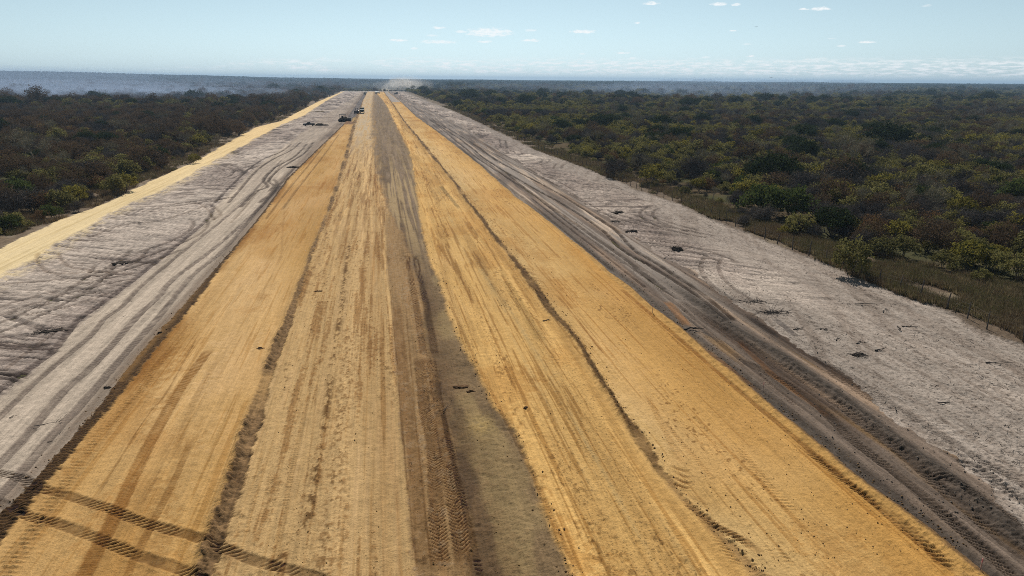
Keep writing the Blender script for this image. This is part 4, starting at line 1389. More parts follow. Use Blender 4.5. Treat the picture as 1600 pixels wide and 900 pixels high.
def near_by(n_):
    """kinds of the nearest plant to the left, right, in front of and behind one"""
    out_ = []
    dx_, dy_ = AP - AP[n_], AZ - AZ[n_]
    dd = np.hypot(AX - AX[n_], AY - AY[n_])
    for c_ in ((dx_ < -4) & (abs(dy_) < 25), (dx_ > 4) & (abs(dy_) < 25), (dy_ < -2) & (abs(dx_) < 60), (dy_ > 2) & (abs(dx_) < 60)):
        q = np.where(c_, dd, 1e9)
        j_ = int(np.argmin(q))
        out_.append(SHORT[KINDS[AK[j_]]] if q[j_] < 25 else 'open ground')
    return out_


cand = []
for n_, i in enumerate(sel):
    k = KINDS[PL['k'][i]]
    s = ht[PL['p'][i]] * PL['s'][i]
    size = 'tall ' if s > 4.6 else ('small ' if s < 2.7 else '')
    nb = near_by(n_)
    road = 'right' if PL['side'][i] > 0 else 'left'
    place = 'edge' if PL['d'][i] < 4 else ('front' if PL['d'][i] < 14 else 'deep')
    cand.append((size + NAMES[k][2], road + {'edge': ' scrub edge', 'front': ' scrub front', 'deep': ' scrub'}[place], nb))
for nm_, where, nb in cand:
    labels.append('%s in %s between %s and %s plants, %s behind' % (nm_, where, nb[0], nb[1], nb[3]))
for pas in range(2):
    for lab in sorted(set(labels)):
        idx = [j for j, l_ in enumerate(labels) if l_ == lab]
        if len(idx) > 1 and pas == 0:
            for j in idx:
                labels[j] = lab + ', %s before' % cand[j][2][2]
        elif len(idx) in (2, 3, 4, 5):
            idx.sort(key=lambda j: PL['y'][sel[j]])
            for w_, j in zip({2: ['nearer', 'farther'], 3: ['nearest', 'middle', 'farthest'], 4: ['nearest', 'second', 'third', 'farthest'], 5: ['nearest', 'second', 'third', 'fourth', 'farthest']}[len(idx)], idx):
                labels[j] = w_ + ' ' + labels[j]
labels = [l_ if len(l_.split()) <= 16 else l_.replace(' plants', '').replace('open ground', 'clearing') for l_ in labels]
labels = [' '.join(l_.split()[:16]).rstrip(',') for l_ in labels]
for lab, i in zip(labels, sel):
    plant(PL['p'][i], PL['x'][i], PL['y'][i], PL['s'][i], PL['r'][i], lab, 'trees and shrubs of the scrub')

# woodland from 1.4 km to the horizon: patches of crowns
WL = leaf_mat('woodland_leaves', (.115, .108, .060), .2, .6)
WD = leaf_mat('dark_woodland_leaves', (.030, .040, .018), .15, .3)
patches = bpy.data.collections.new('woodland_patches')
for v_ in range(3):
    r = np.random.default_rng(400 + v_)
    cs = []
    for _ in range(150):
        c = np.array([r.uniform(-45, 45), r.uniform(-45, 45), 0])
        R_ = r.uniform(2.2, 4.6)
        dm = dome(r, 16, R_, 1.0, r.uniform(3.5, 7.0), .5) + c
        cs.append(dm)
    for _ in range(7):
        c = np.array([r.uniform(-42, 42), r.uniform(-42, 42), 0])
        cs.append(dome(r, 60, r.uniform(6, 12), 2.0, r.uniform(9, 14), .6) + c)
    nb_ = 7 * 60
    cs = np.concatenate(cs)
    cv, cf, ct = leaves(r, cs, 3, np.full(len(cs), 1.2), 1.0, .6, .8, .8)
    o = mesh_np('q%d' % v_, cv, cf, WL)
    o.data.materials.append(WD)
    mi = np.zeros(len(cf), np.int32)
    mi[-nb_ * 3:] = 1
    o.data.polygons.foreach_set('material_index', mi)
    settone(o, ct)
    COL.objects.unlink(o)
    patches.objects.link(o)
r = np.random.default_rng(31)
X, Y = np.meshgrid(np.arange(-6500, 12500, 84.0), np.arange(2440, 11500, 84.0))
X = (X + r.uniform(-20, 20, X.shape)).ravel()
Y = (Y + r.uniform(-20, 20, Y.shape)).ravel()
ok = inframe(X, Y, 3 + 0 * X, 120)
X, Y = X[ok], Y[ok]
instancer('far_woodland', X, Y, terrain(X, Y) - .3, r.integers(0, 3, len(X)), r.uniform(.9, 1.25, len(X)), r.integers(0, 4, len(X)) * math.pi / 2 + r.uniform(-.2, .2, len(X)), patches)
# the land under it
xs, ys = np.arange(-9000, 16000, 250.0), np.arange(1750, 16000, 250.0)
X, Y = np.meshgrid(xs, ys)
Z = terrain(X, Y) - .3
Z[0] = -.5
idx = np.arange(X.size).reshape(X.shape)
fc = np.stack([idx[:-1, :-1], idx[:-1, 1:], idx[1:, 1:], idx[1:, :-1]], -1).reshape(-1, 4)
tag(mesh_np('hills', np.stack([X, Y, Z], -1).reshape(-1, 3), fc, gm, smooth=True), kind='structure')
print('plants', len(PL['x']), 'vegetation', round(time.time() - T0, 1))


# ------------------------------------------------------------------ dry grass along both margins
def tuft(seed, m, hgt, n=26, spread=.35):
    r = np.random.default_rng(seed)
    a = r.uniform(0, 6.28, n)
    rr = spread * np.sqrt(r.uniform(0, 1, n))
    b = np.stack([np.cos(a) * rr, np.sin(a) * rr, 0 * a], 1)
    lean = np.stack([np.cos(a), np.sin(a), 0 * a], 1) * r.uniform(.05, .6, n)[:, None] * hgt
    tip = b + lean + np.array([0, 0, 1]) * (hgt * r.uniform(.45, 1.1, n))[:, None]
    w = np.stack([-np.sin(a + .5), np.cos(a + .5), 0 * a], 1) * .022
    V = np.stack([b - w, b + w, tip + w * .2, tip - w * .2], 1).reshape(-1, 3)
    o = mesh_np('g%03d' % seed, V, np.arange(n * 4).reshape(n, 4), m)
    settone(o, np.repeat(r.uniform(0, 1, n), 4))
    COL.objects.unlink(o)
    return o


tufts = bpy.data.collections.new('tuft_prototypes')
GM = [leaf_mat('straw_grass', (.185, .140, .082), .3, .35), leaf_mat('brown_grass', (.115, .082, .052), .25, .4), leaf_mat('green_grass', (.085, .078, .034), .3, .4)]
for i_, (m, hh) in enumerate([(GM[0], .55), (GM[0], .8), (GM[1], .5), (GM[1], .9), (GM[2], .6), (GM[2], .9)]):
    tufts.objects.link(tuft(i_, m, hh, 30, .3 + .12 * (i_ % 2)))
r = np.random.default_rng(77)
gx, gy, gk = [], [], []
for (y0, y1, n) in ((40, 110, 15000), (110, 260, 7000), (260, 600, 5000)):
    for side in (1, -1):
        y = r.uniform(y0, y1, n if side > 0 else n // 2)
        wdt = (8 + 9 * (1 - sst(50, 100, y))) if side > 0 else 8.0
        d = wdt * r.uniform(0, 1, len(y)) ** 1.15 + .15
        x = R_EDGE(y) + d if side > 0 else L_EDGE(y) - d
        k = r.integers(0, 6, len(y))
        dens = fbm(x * .22, y * .16, 23, 2) + .25 * np.minimum(d, 2.0) - .12
        ok = (dens > 0) & inframe(x, y, 0 * x, 30)
        zone = fbm(x * .12, y * .1, 27, 2)
        k = np.where(zone > .15, np.where(k < 4, k, k - 2), k)
        gx.append(x[ok]), gy.append(y[ok]), gk.append(k[ok])
gx, gy, gk = np.concatenate(gx), np.concatenate(gy), np.concatenate(gk)
instancer('dry_grass', gx, gy, np.array([hz(a, b) if b < 200 else 0 for a, b in zip(gx, gy)]) - .05, gk, r.uniform(.5, 1.2, len(gx)), r.uniform(0, 6.28, len(gx)), tufts)

# ------------------------------------------------------------------ fence on the right
WOOD = mat('weathered_wood', (.10, .082, .068), .95, var=.35, scale=6)
WIRE = mat('dull_wire', (.12, .11, .10), .6, .6)
fen = thing('fence', 'wire fence on rough wooden posts along the edge of the right verge', 'fence', (float(R_EDGE(60) + 1.0), 60, 0))
pm = []
for v_ in range(5):
    r = np.random.default_rng(500 + v_)
    V, Fc = [], []
    p = np.array([0, 0, -.2])
    for s_ in range(4):
        q = p + np.array([r.normal(0, .025), r.normal(0, .025), .42])
        tube(V, Fc, p, q, .066 - .006 * s_, .061 - .006 * s_, 6)
        p = q
    o = mesh_np('post', np.array(V), np.array(Fc), WOOD, smooth=True)
    pm.append(o.data)
    bpy.data.objects.remove(o)
y, r, tops = 38.0, np.random.default_rng(6), []
while y < 430:
    x = float(R_EDGE(y)) + 1.0 + .15 * math.sin(y * .21)
    o = bpy.data.objects.new('post', pm[r.integers(0, 5)])
    COL.objects.link(o)
    o.parent = fen
    hh = r.uniform(.95, 1.25)
    o.location = (x - fen.location.x, y - 60, hz(x, y))
    o.rotation_euler = (r.normal(0, .05), r.normal(0, .05), r.uniform(0, 6))
    sw = r.choice([1.0, 1.0, 1.45])
    o.scale = (sw, sw, hh * (1.0 if sw == 1 else 1.12))
    tops.append((o.location.x, o.location.y, o.location.z, hh))
    y += r.uniform(2.6, 3.6)
V, Fc = [], []
for a, b in zip(tops[:-1], tops[1:]):
    if a[1] > 90:
        break
    for f_ in (.45, .85, 1.2):
        tube(V, Fc, (a[0] + .06, a[1], a[2] + f_ * a[3]), (b[0] + .06, b[1], b[2] + f_ * b[3]), .006, .006, 3)
mesh_np('wire', np.array(V), np.array(Fc), WIRE, fen)

# ------------------------------------------------------------------ branches, root balls, mounds left on the worked ground
CHAR = mat('charred_wood', (.040, .033, .029), .95, var=.4, scale=5)
ROOT = mat('root_soil', (.060, .045, .034), 1.0, var=.5, scale=4, bump=.05)
MOUND = mat('brown_clod', (.125, .068, .030), 1.0, var=.5, scale=5, bump=.05)


def branch(px, py, ln, ang, forks, label, rad=.05, lift=.06):
    r = np.random.default_rng(int(px * 13 + py))
    x, y = gp(px, py)
    root = thing('fallen_branch', label, 'branch', (x, y, hz(x, y)), ang, 'branches lying on the cleared sand')

    def limb(name, p, d, L_, R_, parent, n=5):
        V, Fc = [], []
        for s_ in range(n):
            q = p + d * (L_ / n) + np.array([r.normal(0, .06), r.normal(0, .08), r.normal(0, .035)]) * L_ / n * 3
            q[2] = max(q[2], R_ * .6)
            tube(V, Fc, p, q, R_ * (1 - .17 * s_), R_ * (1 - .17 * (s_ + 1)), 6)
            p = q
        mesh_np(name, np.array(V), np.array(Fc), CHAR, parent, smooth=True)
    limb('stem', np.array([-ln / 2, 0, lift]), np.array([1, 0, .02]), ln, rad, root)
    for f_ in range(forks):
        s_ = r.uniform(-.25, .4) * ln
        a = r.uniform(.4, 1.1) * r.choice([-1, 1])
        limb('twig', np.array([s_, 0, lift]), np.array([math.cos(a), math.sin(a), r.uniform(0, .45)]), ln * r.uniform(.25, .5), rad * .55, root, 4)


for a in [(1354, 477, 2.4, -.25, 1, 'long dark fallen branch on the white sand below the lone olive shrub'),
          (1384, 487, 1.2, .5, 3, 'forked dark branch on the sand just right of the long fallen branch'),
          (1423, 511, 1.7, -.1, 1, 'thin straight branch lying on white sand near the right fence'),
          (1403, 516, .6, 1.4, 1, 'short dark stub poking up left of the thin straight branch', .09, .2),
          (1345, 536, 1.2, .3, 3, 'dark branch with a thick knot and pale tip above the twig clump'),
          (1373, 548, .9, .2, 3, 'three pronged dark stub right of the dark twig clump', .07),
          (1308, 532, .7, .8, 2, 'small knotted branch stub left of the knotted branch', .07),
          (1560, 569, 2.0, -.3, 1, 'weathered pale-shadowed branch on the sand at the far right'),
          (1478, 632, 1.2, -.2, 2, 'small branch on speckled sand low on the right verge'),
          (1399, 642, .8, 1.0, 1, 'short stick standing among the lug tracks on the right verge', .04, .1),
          (1246, 515, 1.1, .3, 4, 'twiggy branch half buried in the sand beside the dark ridge'),
          (1290, 517, 1.0, -.6, 3, 'small twiggy branch right of the half buried twiggy branch'),
          (1081, 516, 1.9, .1, 1, 'dark log lying across the ochre spill beside the right lane', .10, .12),
          (853, 504, .8, .5, 2, 'small forked branch on the yellow lane left of the right ridge', .05),
          (696, 643, .9, 1.2, 4, 'star shaped twig lying on the grey-brown soil strip', .03),
          (76, 664, 1.6, .25, 2, 'curved thin branch on the left sand between two wheel ruts', .03),
          (22, 652, .6, 1.0, 2, 'tiny dark twig at the far left of the sand verge', .03),
          (1040, 404, .9, .6, 1, 'short dark stub left below the black root ball', .09)]:
    branch(*a)


def lump(name, px, py, sx_, sy_, sz_, m, label, cat, group, spikes=0, spike_m=None):
    """a root ball or soil mound: a rough heap of clods, with roots and twigs sticking out"""
    r = np.random.default_rng(int(px * 7 + py))
    x, y = gp(px, py)
    root = thing(name, label, cat, (x, y, hz(x, y)), r.uniform(-.2, .2), group)
    n = 28
    a, e = np.meshgrid(np.linspace(0, 2 * math.pi, n, endpoint=False), np.linspace(0, math.pi / 2, 10))
    ex, ey, ez = np.cos(a) * np.cos(e), np.sin(a) * np.cos(e), np.sin(e)
    k = 1 + .45 * fbm(ex * 2.2 + px, ey * 2.2 + ez, 3, 3) + .15 * vn(ex * 9 + px, ey * 9 + ez * 5, 5)
    V = np.stack([ex * k * sx_, ey * k * sy_, np.maximum(ez * k, 0) * sz_ - .06], -1).reshape(-1, 3)
    idx = np.arange(10 * n).reshape(10, n)
    f = np.stack([idx[:-1], np.roll(idx[:-1], -1, 1), np.roll(idx[1:], -1, 1), idx[1:]], -1).reshape(-1, 4)
    mesh_np('heap', V, f, m, root)
    if spikes:
        V, Fc = [], []
        for _ in range(spikes):
            b = np.array([r.normal(0, .45) * sx_, r.normal(0, .45) * sy_, r.uniform(.1, .7) * sz_])
            d = r.normal(0, 1, 3) * np.array([1, 1, .5 if sz_ > .4 else .12]) + np.array([0, 0, .3 if sz_ > .4 else .05])
            d /= np.linalg.norm(d)
            c = b + d * r.uniform(.3, .7) * sx_
            tube(V, Fc, b, c, .022, .014, 4)
            tube(V, Fc, c, c + (d + r.normal(0, .3, 3) * np.array([1, 1, .3])) * .35 * sx_, .014, .005, 4)
        o_ = mesh_np('roots', np.array(V), np.array(Fc), spike_m or CHAR, root)
        tag(o_, kind='stuff')


RB = 'root balls and brush heaps on the right verge'
lump('root_ball', 1057, 392, .75, .45, .5, ROOT, 'black root ball standing alone on the white sand', 'root ball', RB, 26)
lump('root_ball', 966, 333, 1.2, .6, .30, ROOT, 'wide dark root heap, topmost of the row beside the right ruts', 'root ball', RB, 24)
lump('root_ball', 961, 347, .85, .5, .34, ROOT, 'dark root heap between the topmost and the lowest heap beside the ruts', 'root ball', RB, 20)
lump('root_ball', 988, 363, .9, .5, .36, ROOT, 'dark root heap, lowest of the row beside the right ruts', 'root ball', RB, 20)
lump('brush_clump', 1341, 556, .6, .4, .26, ROOT, 'round dark twig clump flattened on the speckled sand', 'twig clump', RB, 60)
lump('brush_clump', 1177, 473, 1.5, .45, .08, ROOT, 'flat smear of dark brush on the sand left of the twig streaks', 'twig clump', RB, 40)
lump('brush_clump', 1208, 489, 1.6, .4, .06, ROOT, 'flat streaks of dark twigs right of the brush smear', 'twig clump', RB, 60)
lump('soil_mound', 719, 607, .8, .36, .14, MOUND, 'brown crescent of soil dumped on the grey-brown strip', 'soil mound', 'soil mounds and clods on the road works', 0)
lump('soil_clod', 735, 615, .35, .22, .14, MOUND, 'small brown clod at the tail of the brown crescent', 'clod', 'soil mounds and clods on the road works')
lump('soil_clod', 821, 642, .2, .17, .14, MOUND, 'single dark brown clod on the yellow lane right of the soil strip', 'clod', 'soil mounds and clods on the road works')
lump('soil_clod', 168, 607, .36, .2, .15, ROOT, 'black clod on the left sand beside the brown berm', 'clod', 'soil mounds and clods on the road works', 6)
lump('soil_clod', 252, 522, .25, .2, .2, ROOT, 'black clod on top of the brown berm edge', 'clod', 'soil mounds and clods on the road works')
lump('root_ball', 190, 412, 1.2, .6, .22, ROOT, 'flattened black root heap on the rough left sand', 'root ball', 'root heaps on the left verge', 26)
lump('root_ball', 78, 519, 1.4, .32, .16, ROOT, 'long ragged line of dark roots beside the left wheel ruts', 'root ball', 'root heaps on the left verge', 40)
lump('brush_clump', 458, 262, 1.6, .8, .35, ROOT, 'low dark brush by the berm near the wavy ruts', 'twig clump', 'root heaps on the left verge', 20)
lump('soil_clod', 408, 548, .32, .2, .12, MOUND, 'lone clod on the yellow lane left of the left ridge', 'clod', 'soil mounds and clods on the road works')
lump('soil_clod', 497, 458, .4, .2, .12, MOUND, 'lone clod on the pale lane right of the left ridge', 'clod', 'soil mounds and clods on the road works')

# small twigs and clods nobody could count
r = np.random.default_rng(91)
V, Fc = [], []
n_ = 0
while n_ < 1500:
    y = 30 + 110 * r.uniform() ** 1.4
    e0, e1 = float(L['dark_r'](y)), float(L['ver_r'](y))
    lft = r.uniform() < .18
    x = r.uniform(float(L['trk_in'](y)) + 1, float(L['berm_l0'](y)) - .5) if lft else r.uniform(e0, e1)
    if fbm(x * .25, y * .2, 93, 2) + (.3 if not lft else .1) < r.uniform(0, .6):
        continue
    n_ += 1
    p = np.array([x, y, hz(x, y) + .02])
    a = r.uniform(0, 6.28)
    l = r.uniform(.12, .5)
    q = p + np.array([math.cos(a) * l, math.sin(a) * l, r.uniform(0, .12)])
    tube(V, Fc, p, q, .018, .010, 3)
    if r.uniform() < .5:
        a += r.normal(0, .8)
        tube(V, Fc, q, q + np.array([math.cos(a) * l * .7, math.sin(a) * l * .7, r.uniform(-.02, .1)]), .012, .005, 3)
tag(mesh_np('twig_litter', np.array(V), np.array(Fc), CHAR), kind='stuff')


def clods(name, n, m, pick, smin, smax, seed):
    r = np.random.default_rng(seed)
    base = np.array([(1, 0, 0), (-1, 0, 0), (0, 1, 0), (0, -1, 0), (0, 0, 1), (0, 0, -.6)], float)
    tri = np.array([(0, 2, 4), (2, 1, 4), (1, 3, 4), (3, 0, 4), (2, 0, 5), (1, 2, 5), (3, 1, 5), (0, 3, 5)])
    VV, FF = [], []
    k = 0
    while k < n:
        x, y = pick(r)
        s = smin + (smax - smin) * r.uniform() ** 3
        VV.append((base * r.uniform(.6, 1.3, (6, 3)) * s) @ np.array(Matrix.Rotation(r.uniform(0, 6), 3, 'Z')) + (x, y, hz(x, y) + s * .3))
        FF.append(tri + 6 * k)
        k += 1
    tag(mesh_np(name, np.concatenate(VV), np.concatenate(FF), m), kind='stuff')


def pick_lane(r):
    while True:
        y = 24 + 75 * r.uniform() ** 1.5
        a, b_ = float(L['win_l1'](y)), float(L['yel_r'](y))
        x = r.uniform(a, b_)
        if fbm(x * .8, y * .10, 95, 2) > r.uniform(-.1, .7):
            return x, y


def pick_edge(r):
    y = 24 + 70 * r.uniform() ** 1.4
    k = r.integers(0, 5)
    x = float(L[['berm_l0', 'berm_r1', 'berm_r1', 'soil_r', 'win_r1'][k]](y)) + r.normal(0, .35) + (.5 if k in (1, 2) else 0)
    return x, y


def pick_dark(r):
    y = 26 + 80 * r.uniform() ** 1.5
    a, b_ = float(L['berm_r1'](y)), float(L['dark_r'](y))
    return r.uniform(a, b_ + 1.5), y


CL = mat('clod_ochre', (.26, .155, .06), 1.0, var=.4)
CLB = mat('clod_brown', (.17, .10, .045), 1.0, var=.4)
CLG = mat('clod_grey', (.13, .108, .09), 1.0, var=.4)
clods('soil_crumbs', 1500, CL, pick_lane, .02, .06, 1)
clods('soil_crumbs', 1600, CLB, pick_edge, .02, .085, 2)
clods('soil_crumbs', 1200, CLG, pick_dark, .02, .08, 3)

# ------------------------------------------------------------------ survey pegs
PEG = mat('peg_wood', (.36, .22, .17), .8)
TIP = mat('peg_pink_paint', (.55, .20, .19), .7)
for px, py, hh, lab in [(1530, 897, .62, 'survey peg with a faded pink top at the road shoulder in the bottom right corner'),
                        (1192, 611, .75, 'thin survey peg on the right shoulder half way up the lane'),
                        (1019, 492, .85, 'thin dark survey peg on the right shoulder beside the ochre spill')]:
    x, y = gp(px, py)
    rt = thing('survey_peg', lab, 'peg', (x, y, hz(x, y) - .02), .3, 'survey pegs on the right shoulder')
    V, Fc = [], []
    tube(V, Fc, (0, 0, -.1), (.02, .01, hh * .7), .028, .026, 4)
    mesh_np('stake', np.array(V), np.array(Fc), PEG, rt)
    V, Fc = [], []
    tube(V, Fc, (.02, .01, hh * .7), (.03, .015, hh), .029, .028, 4)
    tube(V, Fc, (.03, .015, hh), (.03, .015, hh + .004), .028, .001, 4)
    mesh_np('painted_top', np.array(V), np.array(Fc), TIP, rt)

# ------------------------------------------------------------------ machines and vehicles
BLACK = mat('black_paint', (.018, .017, .019), .4)
NAVY = mat('navy_grey_paint', (.03, .035, .045), .4)
GREENP = mat('dark_green_paint', (.022, .036, .031), .5)
MAROON = mat('dusty_maroon_paint', (.060, .034, .036), .6)
DIRTY = mat('dirty_steel', (.085, .068, .052), .8, .1)
YEL = mat('dusty_yellow_paint', (.16, .105, .045), .6)
WHITE = mat('white_paint', (.80, .80, .78), .4)
TYRE = mat('tyre_rubber', (.015, .015, .015), .9)
RIM = mat('wheel_rim', (.28, .27, .26), .5)
GLASS = mat('dark_glass', (.02, .025, .03), .08)
STEEL = mat('worn_steel', (.22, .20, .18), .45, .7)


def prism(name, prof, w, m, parent, bev=.04, y0=None):
    """side outline (x, z) given width along y, its edges bevelled"""
    import bmesh
    bm = bmesh.new()
    a = [bm.verts.new((x, -w / 2, z)) for x, z in prof]
    f = bm.faces.new(a)
    g_ = bmesh.ops.extrude_face_region(bm, geom=[f])
    bmesh.ops.translate(bm, verts=[v for v in g_['geom'] if isinstance(v, bmesh.types.BMVert)], vec=(0, w, 0))
    bmesh.ops.recalc_face_normals(bm, faces=bm.faces)
    if bev:
        bmesh.ops.bevel(bm, geom=bm.edges[:], offset=bev, segments=2, affect='EDGES', clamp_overlap=True)
    if y0:
        bmesh.ops.translate(bm, verts=bm.verts, vec=(0, y0, 0))
    me = bpy.data.meshes.new(name)
    bm.to_mesh(me)
    bm.free()
    me.materials.append(m)
    o = bpy.data.objects.new(name, me)
    COL.objects.link(o)
    o.parent = parent
    return o


def box(name, x0, x1, y0, y1, z0, z1, m, parent, bev=.03):
    return prism(name, [(x0, z0), (x1, z0), (x1, z1), (x0, z1)], y1 - y0, m, parent, bev, (y0 + y1) / 2)


def wheel(x, y, rad, w, parent):
    s = -1 if y < 0 else 1
    prof = [(.62, -.5), (.9, -.5), (1, -.36), (1, .36), (.9, .5), (.62, .5)]
    V, Fc = [], []
    n = 20
    for k in range(n):
        a = 2 * math.pi * k / n
        for p, q in prof:
            V.append((math.cos(a) * p * rad, q * w, math.sin(a) * p * rad))
    for k in range(n):
        for j in range(5):
            Fc.append((k * 6 + j, k * 6 + j + 1, ((k + 1) % n) * 6 + j + 1, ((k + 1) % n) * 6 + j))
    t_ = mesh_np('wheel', np.array(V), np.array(Fc), TYRE, parent, smooth=True)
    t_.location = (x, y, rad)
    V = [(0, s * .30 * w, 0)]
    Fc = []
    for k in range(n):
        a = 2 * math.pi * k / n
        V += [(math.cos(a) * .64 * rad, s * .42 * w, math.sin(a) * .64 * rad)]
    Fc = [(0, 1 + k, 1 + (k + 1) % n, 1 + (k + 1) % n) for k in range(n)]
    V += [(v[0], v[1] - s * .5 * w, v[2]) for v in V[1:]]
    Fc = [(1 + k, 1 + (k + 1) % n, 1 + n + (k + 1) % n, 1 + n + k) for k in range(n)]
    rm = mesh_np('rim', np.array(V), np.array(Fc), RIM, t_)
    hb = bpy.data.meshes.new('hub')
    hb.from_pydata([V[0]] + V[1:n + 1], [], [(0, 1 + k, 1 + (k + 1) % n) for k in range(n)])
    hb.materials.append(RIM)
    ho = bpy.data.objects.new('hub', hb)
    COL.objects.link(ho)
    ho.parent = t_
    return t_


VG = 'vehicles and machines on the road works'


def at(px, py):
    x, y = gp(px, py)
    return (x, y, hz(x, y))


def pickup(px, py, rz, m, label):
    t_ = thing('pickup_truck', label, 'pickup truck', at(px, py), rz, VG)
    prism('body', [(-2.65, .5), (2.6, .5), (2.65, .78), (2.55, 1.08), (1.2, 1.18), (.95, 1.2), (-.75, 1.2), (-2.65, 1.15)], 1.82, m, t_)
    prism('cabin', [(1.15, 1.17), (.45, 1.80), (-.55, 1.84), (-.85, 1.18)], 1.62, m, t_, .05)
    prism('windscreen', [(1.16, 1.22), (.52, 1.79), (.50, 1.75), (1.10, 1.21)], 1.4, GLASS, t_, 0)
    for s in (-1, 1):
        w_ = prism('side_window', [(.92, 1.27), (.42, 1.72), (-.48, 1.75), (-.68, 1.27)], .02, GLASS, t_, 0, s * .815)
        for x in (1.65, -1.7):
            wheel(x, s * .8, .40, .26, t_)
        box('headlight', 2.60, 2.67, s * .7 - .2, s * .7 + .2, .78, .96, WHITE, t_, .02)
    box('bumper', 2.6, 2.8, -.88, .88, .45, .68, DIRTY, t_)
    box('load_bed', -2.6, -.95, -.78, .78, 1.18, 1.24, DIRTY, t_, .02)
    return t_


def truck(px, py, rz, m, label, tank=None, sc=1.0):
    t_ = thing('tanker_truck' if tank else 'dump_truck', label, 'truck', at(px, py), rz, VG, sc)
    box('chassis', -4.0, 3.3, -.5, .5, .75, 1.05, DIRTY, t_)
    prism('cab', [(1.9, .85), (3.6, .85), (3.65, 1.9), (3.4, 2.95), (1.95, 3.0)], 2.4, m, t_, .08)
    prism('windscreen', [(3.69, 1.95), (3.47, 2.8), (3.43, 2.78), (3.63, 1.95)], 2.0, GLASS, t_, 0)
    for s in (-1, 1):
        prism('side_window', [(2.3, 1.95), (3.4, 1.95), (3.25, 2.7), (2.3, 2.7)], .02, GLASS, t_, 0, s * 1.21)
        for x in (2.7, -1.7, -3.0):
            wheel(x, s * 1.02, .52, .34, t_)
    if tank:
        n = 24
        V, Fc = [], []
        for x, k in ((-4.1, .2), (-4.1, .93), (-3.95, 1), (1.5, 1), (1.65, .93), (1.65, .2)):
            for q in range(n):
                a = 2 * math.pi * q / n
                V.append((x, math.cos(a) * 1.2 * k, 2.05 + math.sin(a) * 1.0 * k))
        for j in range(5):
            for q in range(n):
                Fc.append((j * n + q, j * n + (q + 1) % n, (j + 1) * n + (q + 1) % n, (j + 1) * n + q))
        mesh_np('tank', np.array(V), np.array(Fc), tank, t_, smooth=True)
        box('hatch', -1.4, -.7, -.3, .3, 3.0, 3.2, tank, t_)
    else:
        prism('dump_body', [(-4.2, 1.2), (1.4, 1.1), (1.7, 2.9), (2.4, 3.05), (2.4, 3.12), (1.4, 3.1), (1.4, 2.4), (-4.4, 2.2)], 2.5, m, t_, .05)
        box('tailgate', -4.5, -4.38, -1.2, 1.2, 1.25, 2.2, m, t_)
    return t_


def tractor(px, py, rz, m, label, cat='roller'):
    """single drum soil roller: drum in front, tractor half behind with a narrow canopy"""
    t_ = thing('soil_roller', label, cat, at(px, py), rz, VG, 1.2)
    V, Fc = [], []
    n = 24
    for y, k in ((-1.05, .25), (-1.05, .95), (-1.0, 1), (1.0, 1), (1.05, .95), (1.05, .25)):
        for q in range(n):
            a = 2 * math.pi * q / n
            V.append((2.0 + math.cos(a) * .75 * k, y, .75 + math.sin(a) * .75 * k))
    for j in range(5):
        for q in range(n):
            Fc.append((j * n + q, j * n + (q + 1) % n, (j + 1) * n + (q + 1) % n, (j + 1) * n + q))
    mesh_np('drum', np.array(V), np.array(Fc), STEEL, t_, smooth=True)
    for s in (-1, 1):
        box('drum_frame', .9, 2.9, s * 1.17 - .08, s * 1.17 + .08, .55, .95, m, t_)
        wheel(-1.5, s * .82, .78, .5, t_)
        for x in (-.3, .75):
            box('canopy_post', x - .05, x + .05, s * .6 - .05, s * .6 + .05, 1.5, 2.85, DIRTY, t_, .01)
    prism('hood', [(-2.8, .9), (-.5, .9), (-.4, 1.85), (-2.6, 1.7)], 1.5, m, t_, .08)
    box('operator_deck', -.5, .95, -.85, .85, .8, 1.5, m, t_)
    box('seat', -.2, .25, -.28, .28, 1.5, 1.95, BLACK, t_)
    box('canopy_roof', -.6, 1.0, -.75, .75, 2.85, 2.98, m, t_)
    return t_


def dozer(px, py, rz, label):
    t_ = thing('bulldozer', label, 'bulldozer', at(px, py), rz, VG, 1.35)
    for s in (-1, 1):
        k = prism('track', [(-1.7, .1), (-1.2, 0), (1.3, 0), (1.9, .35), (1.9, .65), (1.4, 1.0), (-1.5, 1.0), (-1.95, .55)], .56, TYRE, t_, .05, s * 1.05)
        for x in (-1.4, 1.4):
            wheel(x, s * 1.05, .36, .6, k).location.z = .5
        box('push_arm', .3, 2.3, s * 1.42 - .07, s * 1.42 + .07, .42, .66, DIRTY, t_)
        for x in (-1.3, .15):
            box('canopy_post', x - .06, x + .06, s * .75 - .06, s * .75 + .06, 1.6, 2.7, BLACK, t_, .01)
    prism('hood', [(.1, .7), (1.75, .7), (1.8, 1.65), (.1, 1.85)], 1.15, YEL, t_, .06)
    box('operator_deck', -1.6, .2, -.85, .85, .8, 1.55, DIRTY, t_)
    box('seat', -1.0, -.5, -.3, .3, 1.55, 2.2, BLACK, t_)
    box('canopy_roof', -1.6, .35, -.95, .95, 2.7, 2.86, BLACK, t_)
    prism('blade', [(2.3, .1), (2.45, .05), (2.3, .65), (2.45, 1.3), (2.32, 1.3), (2.15, .7)], 3.9, STEEL, t_, .01)
    box('exhaust_stack', 1.0, 1.1, .25, .35, 1.75, 2.5, DIRTY, t_, .02)
    return t_


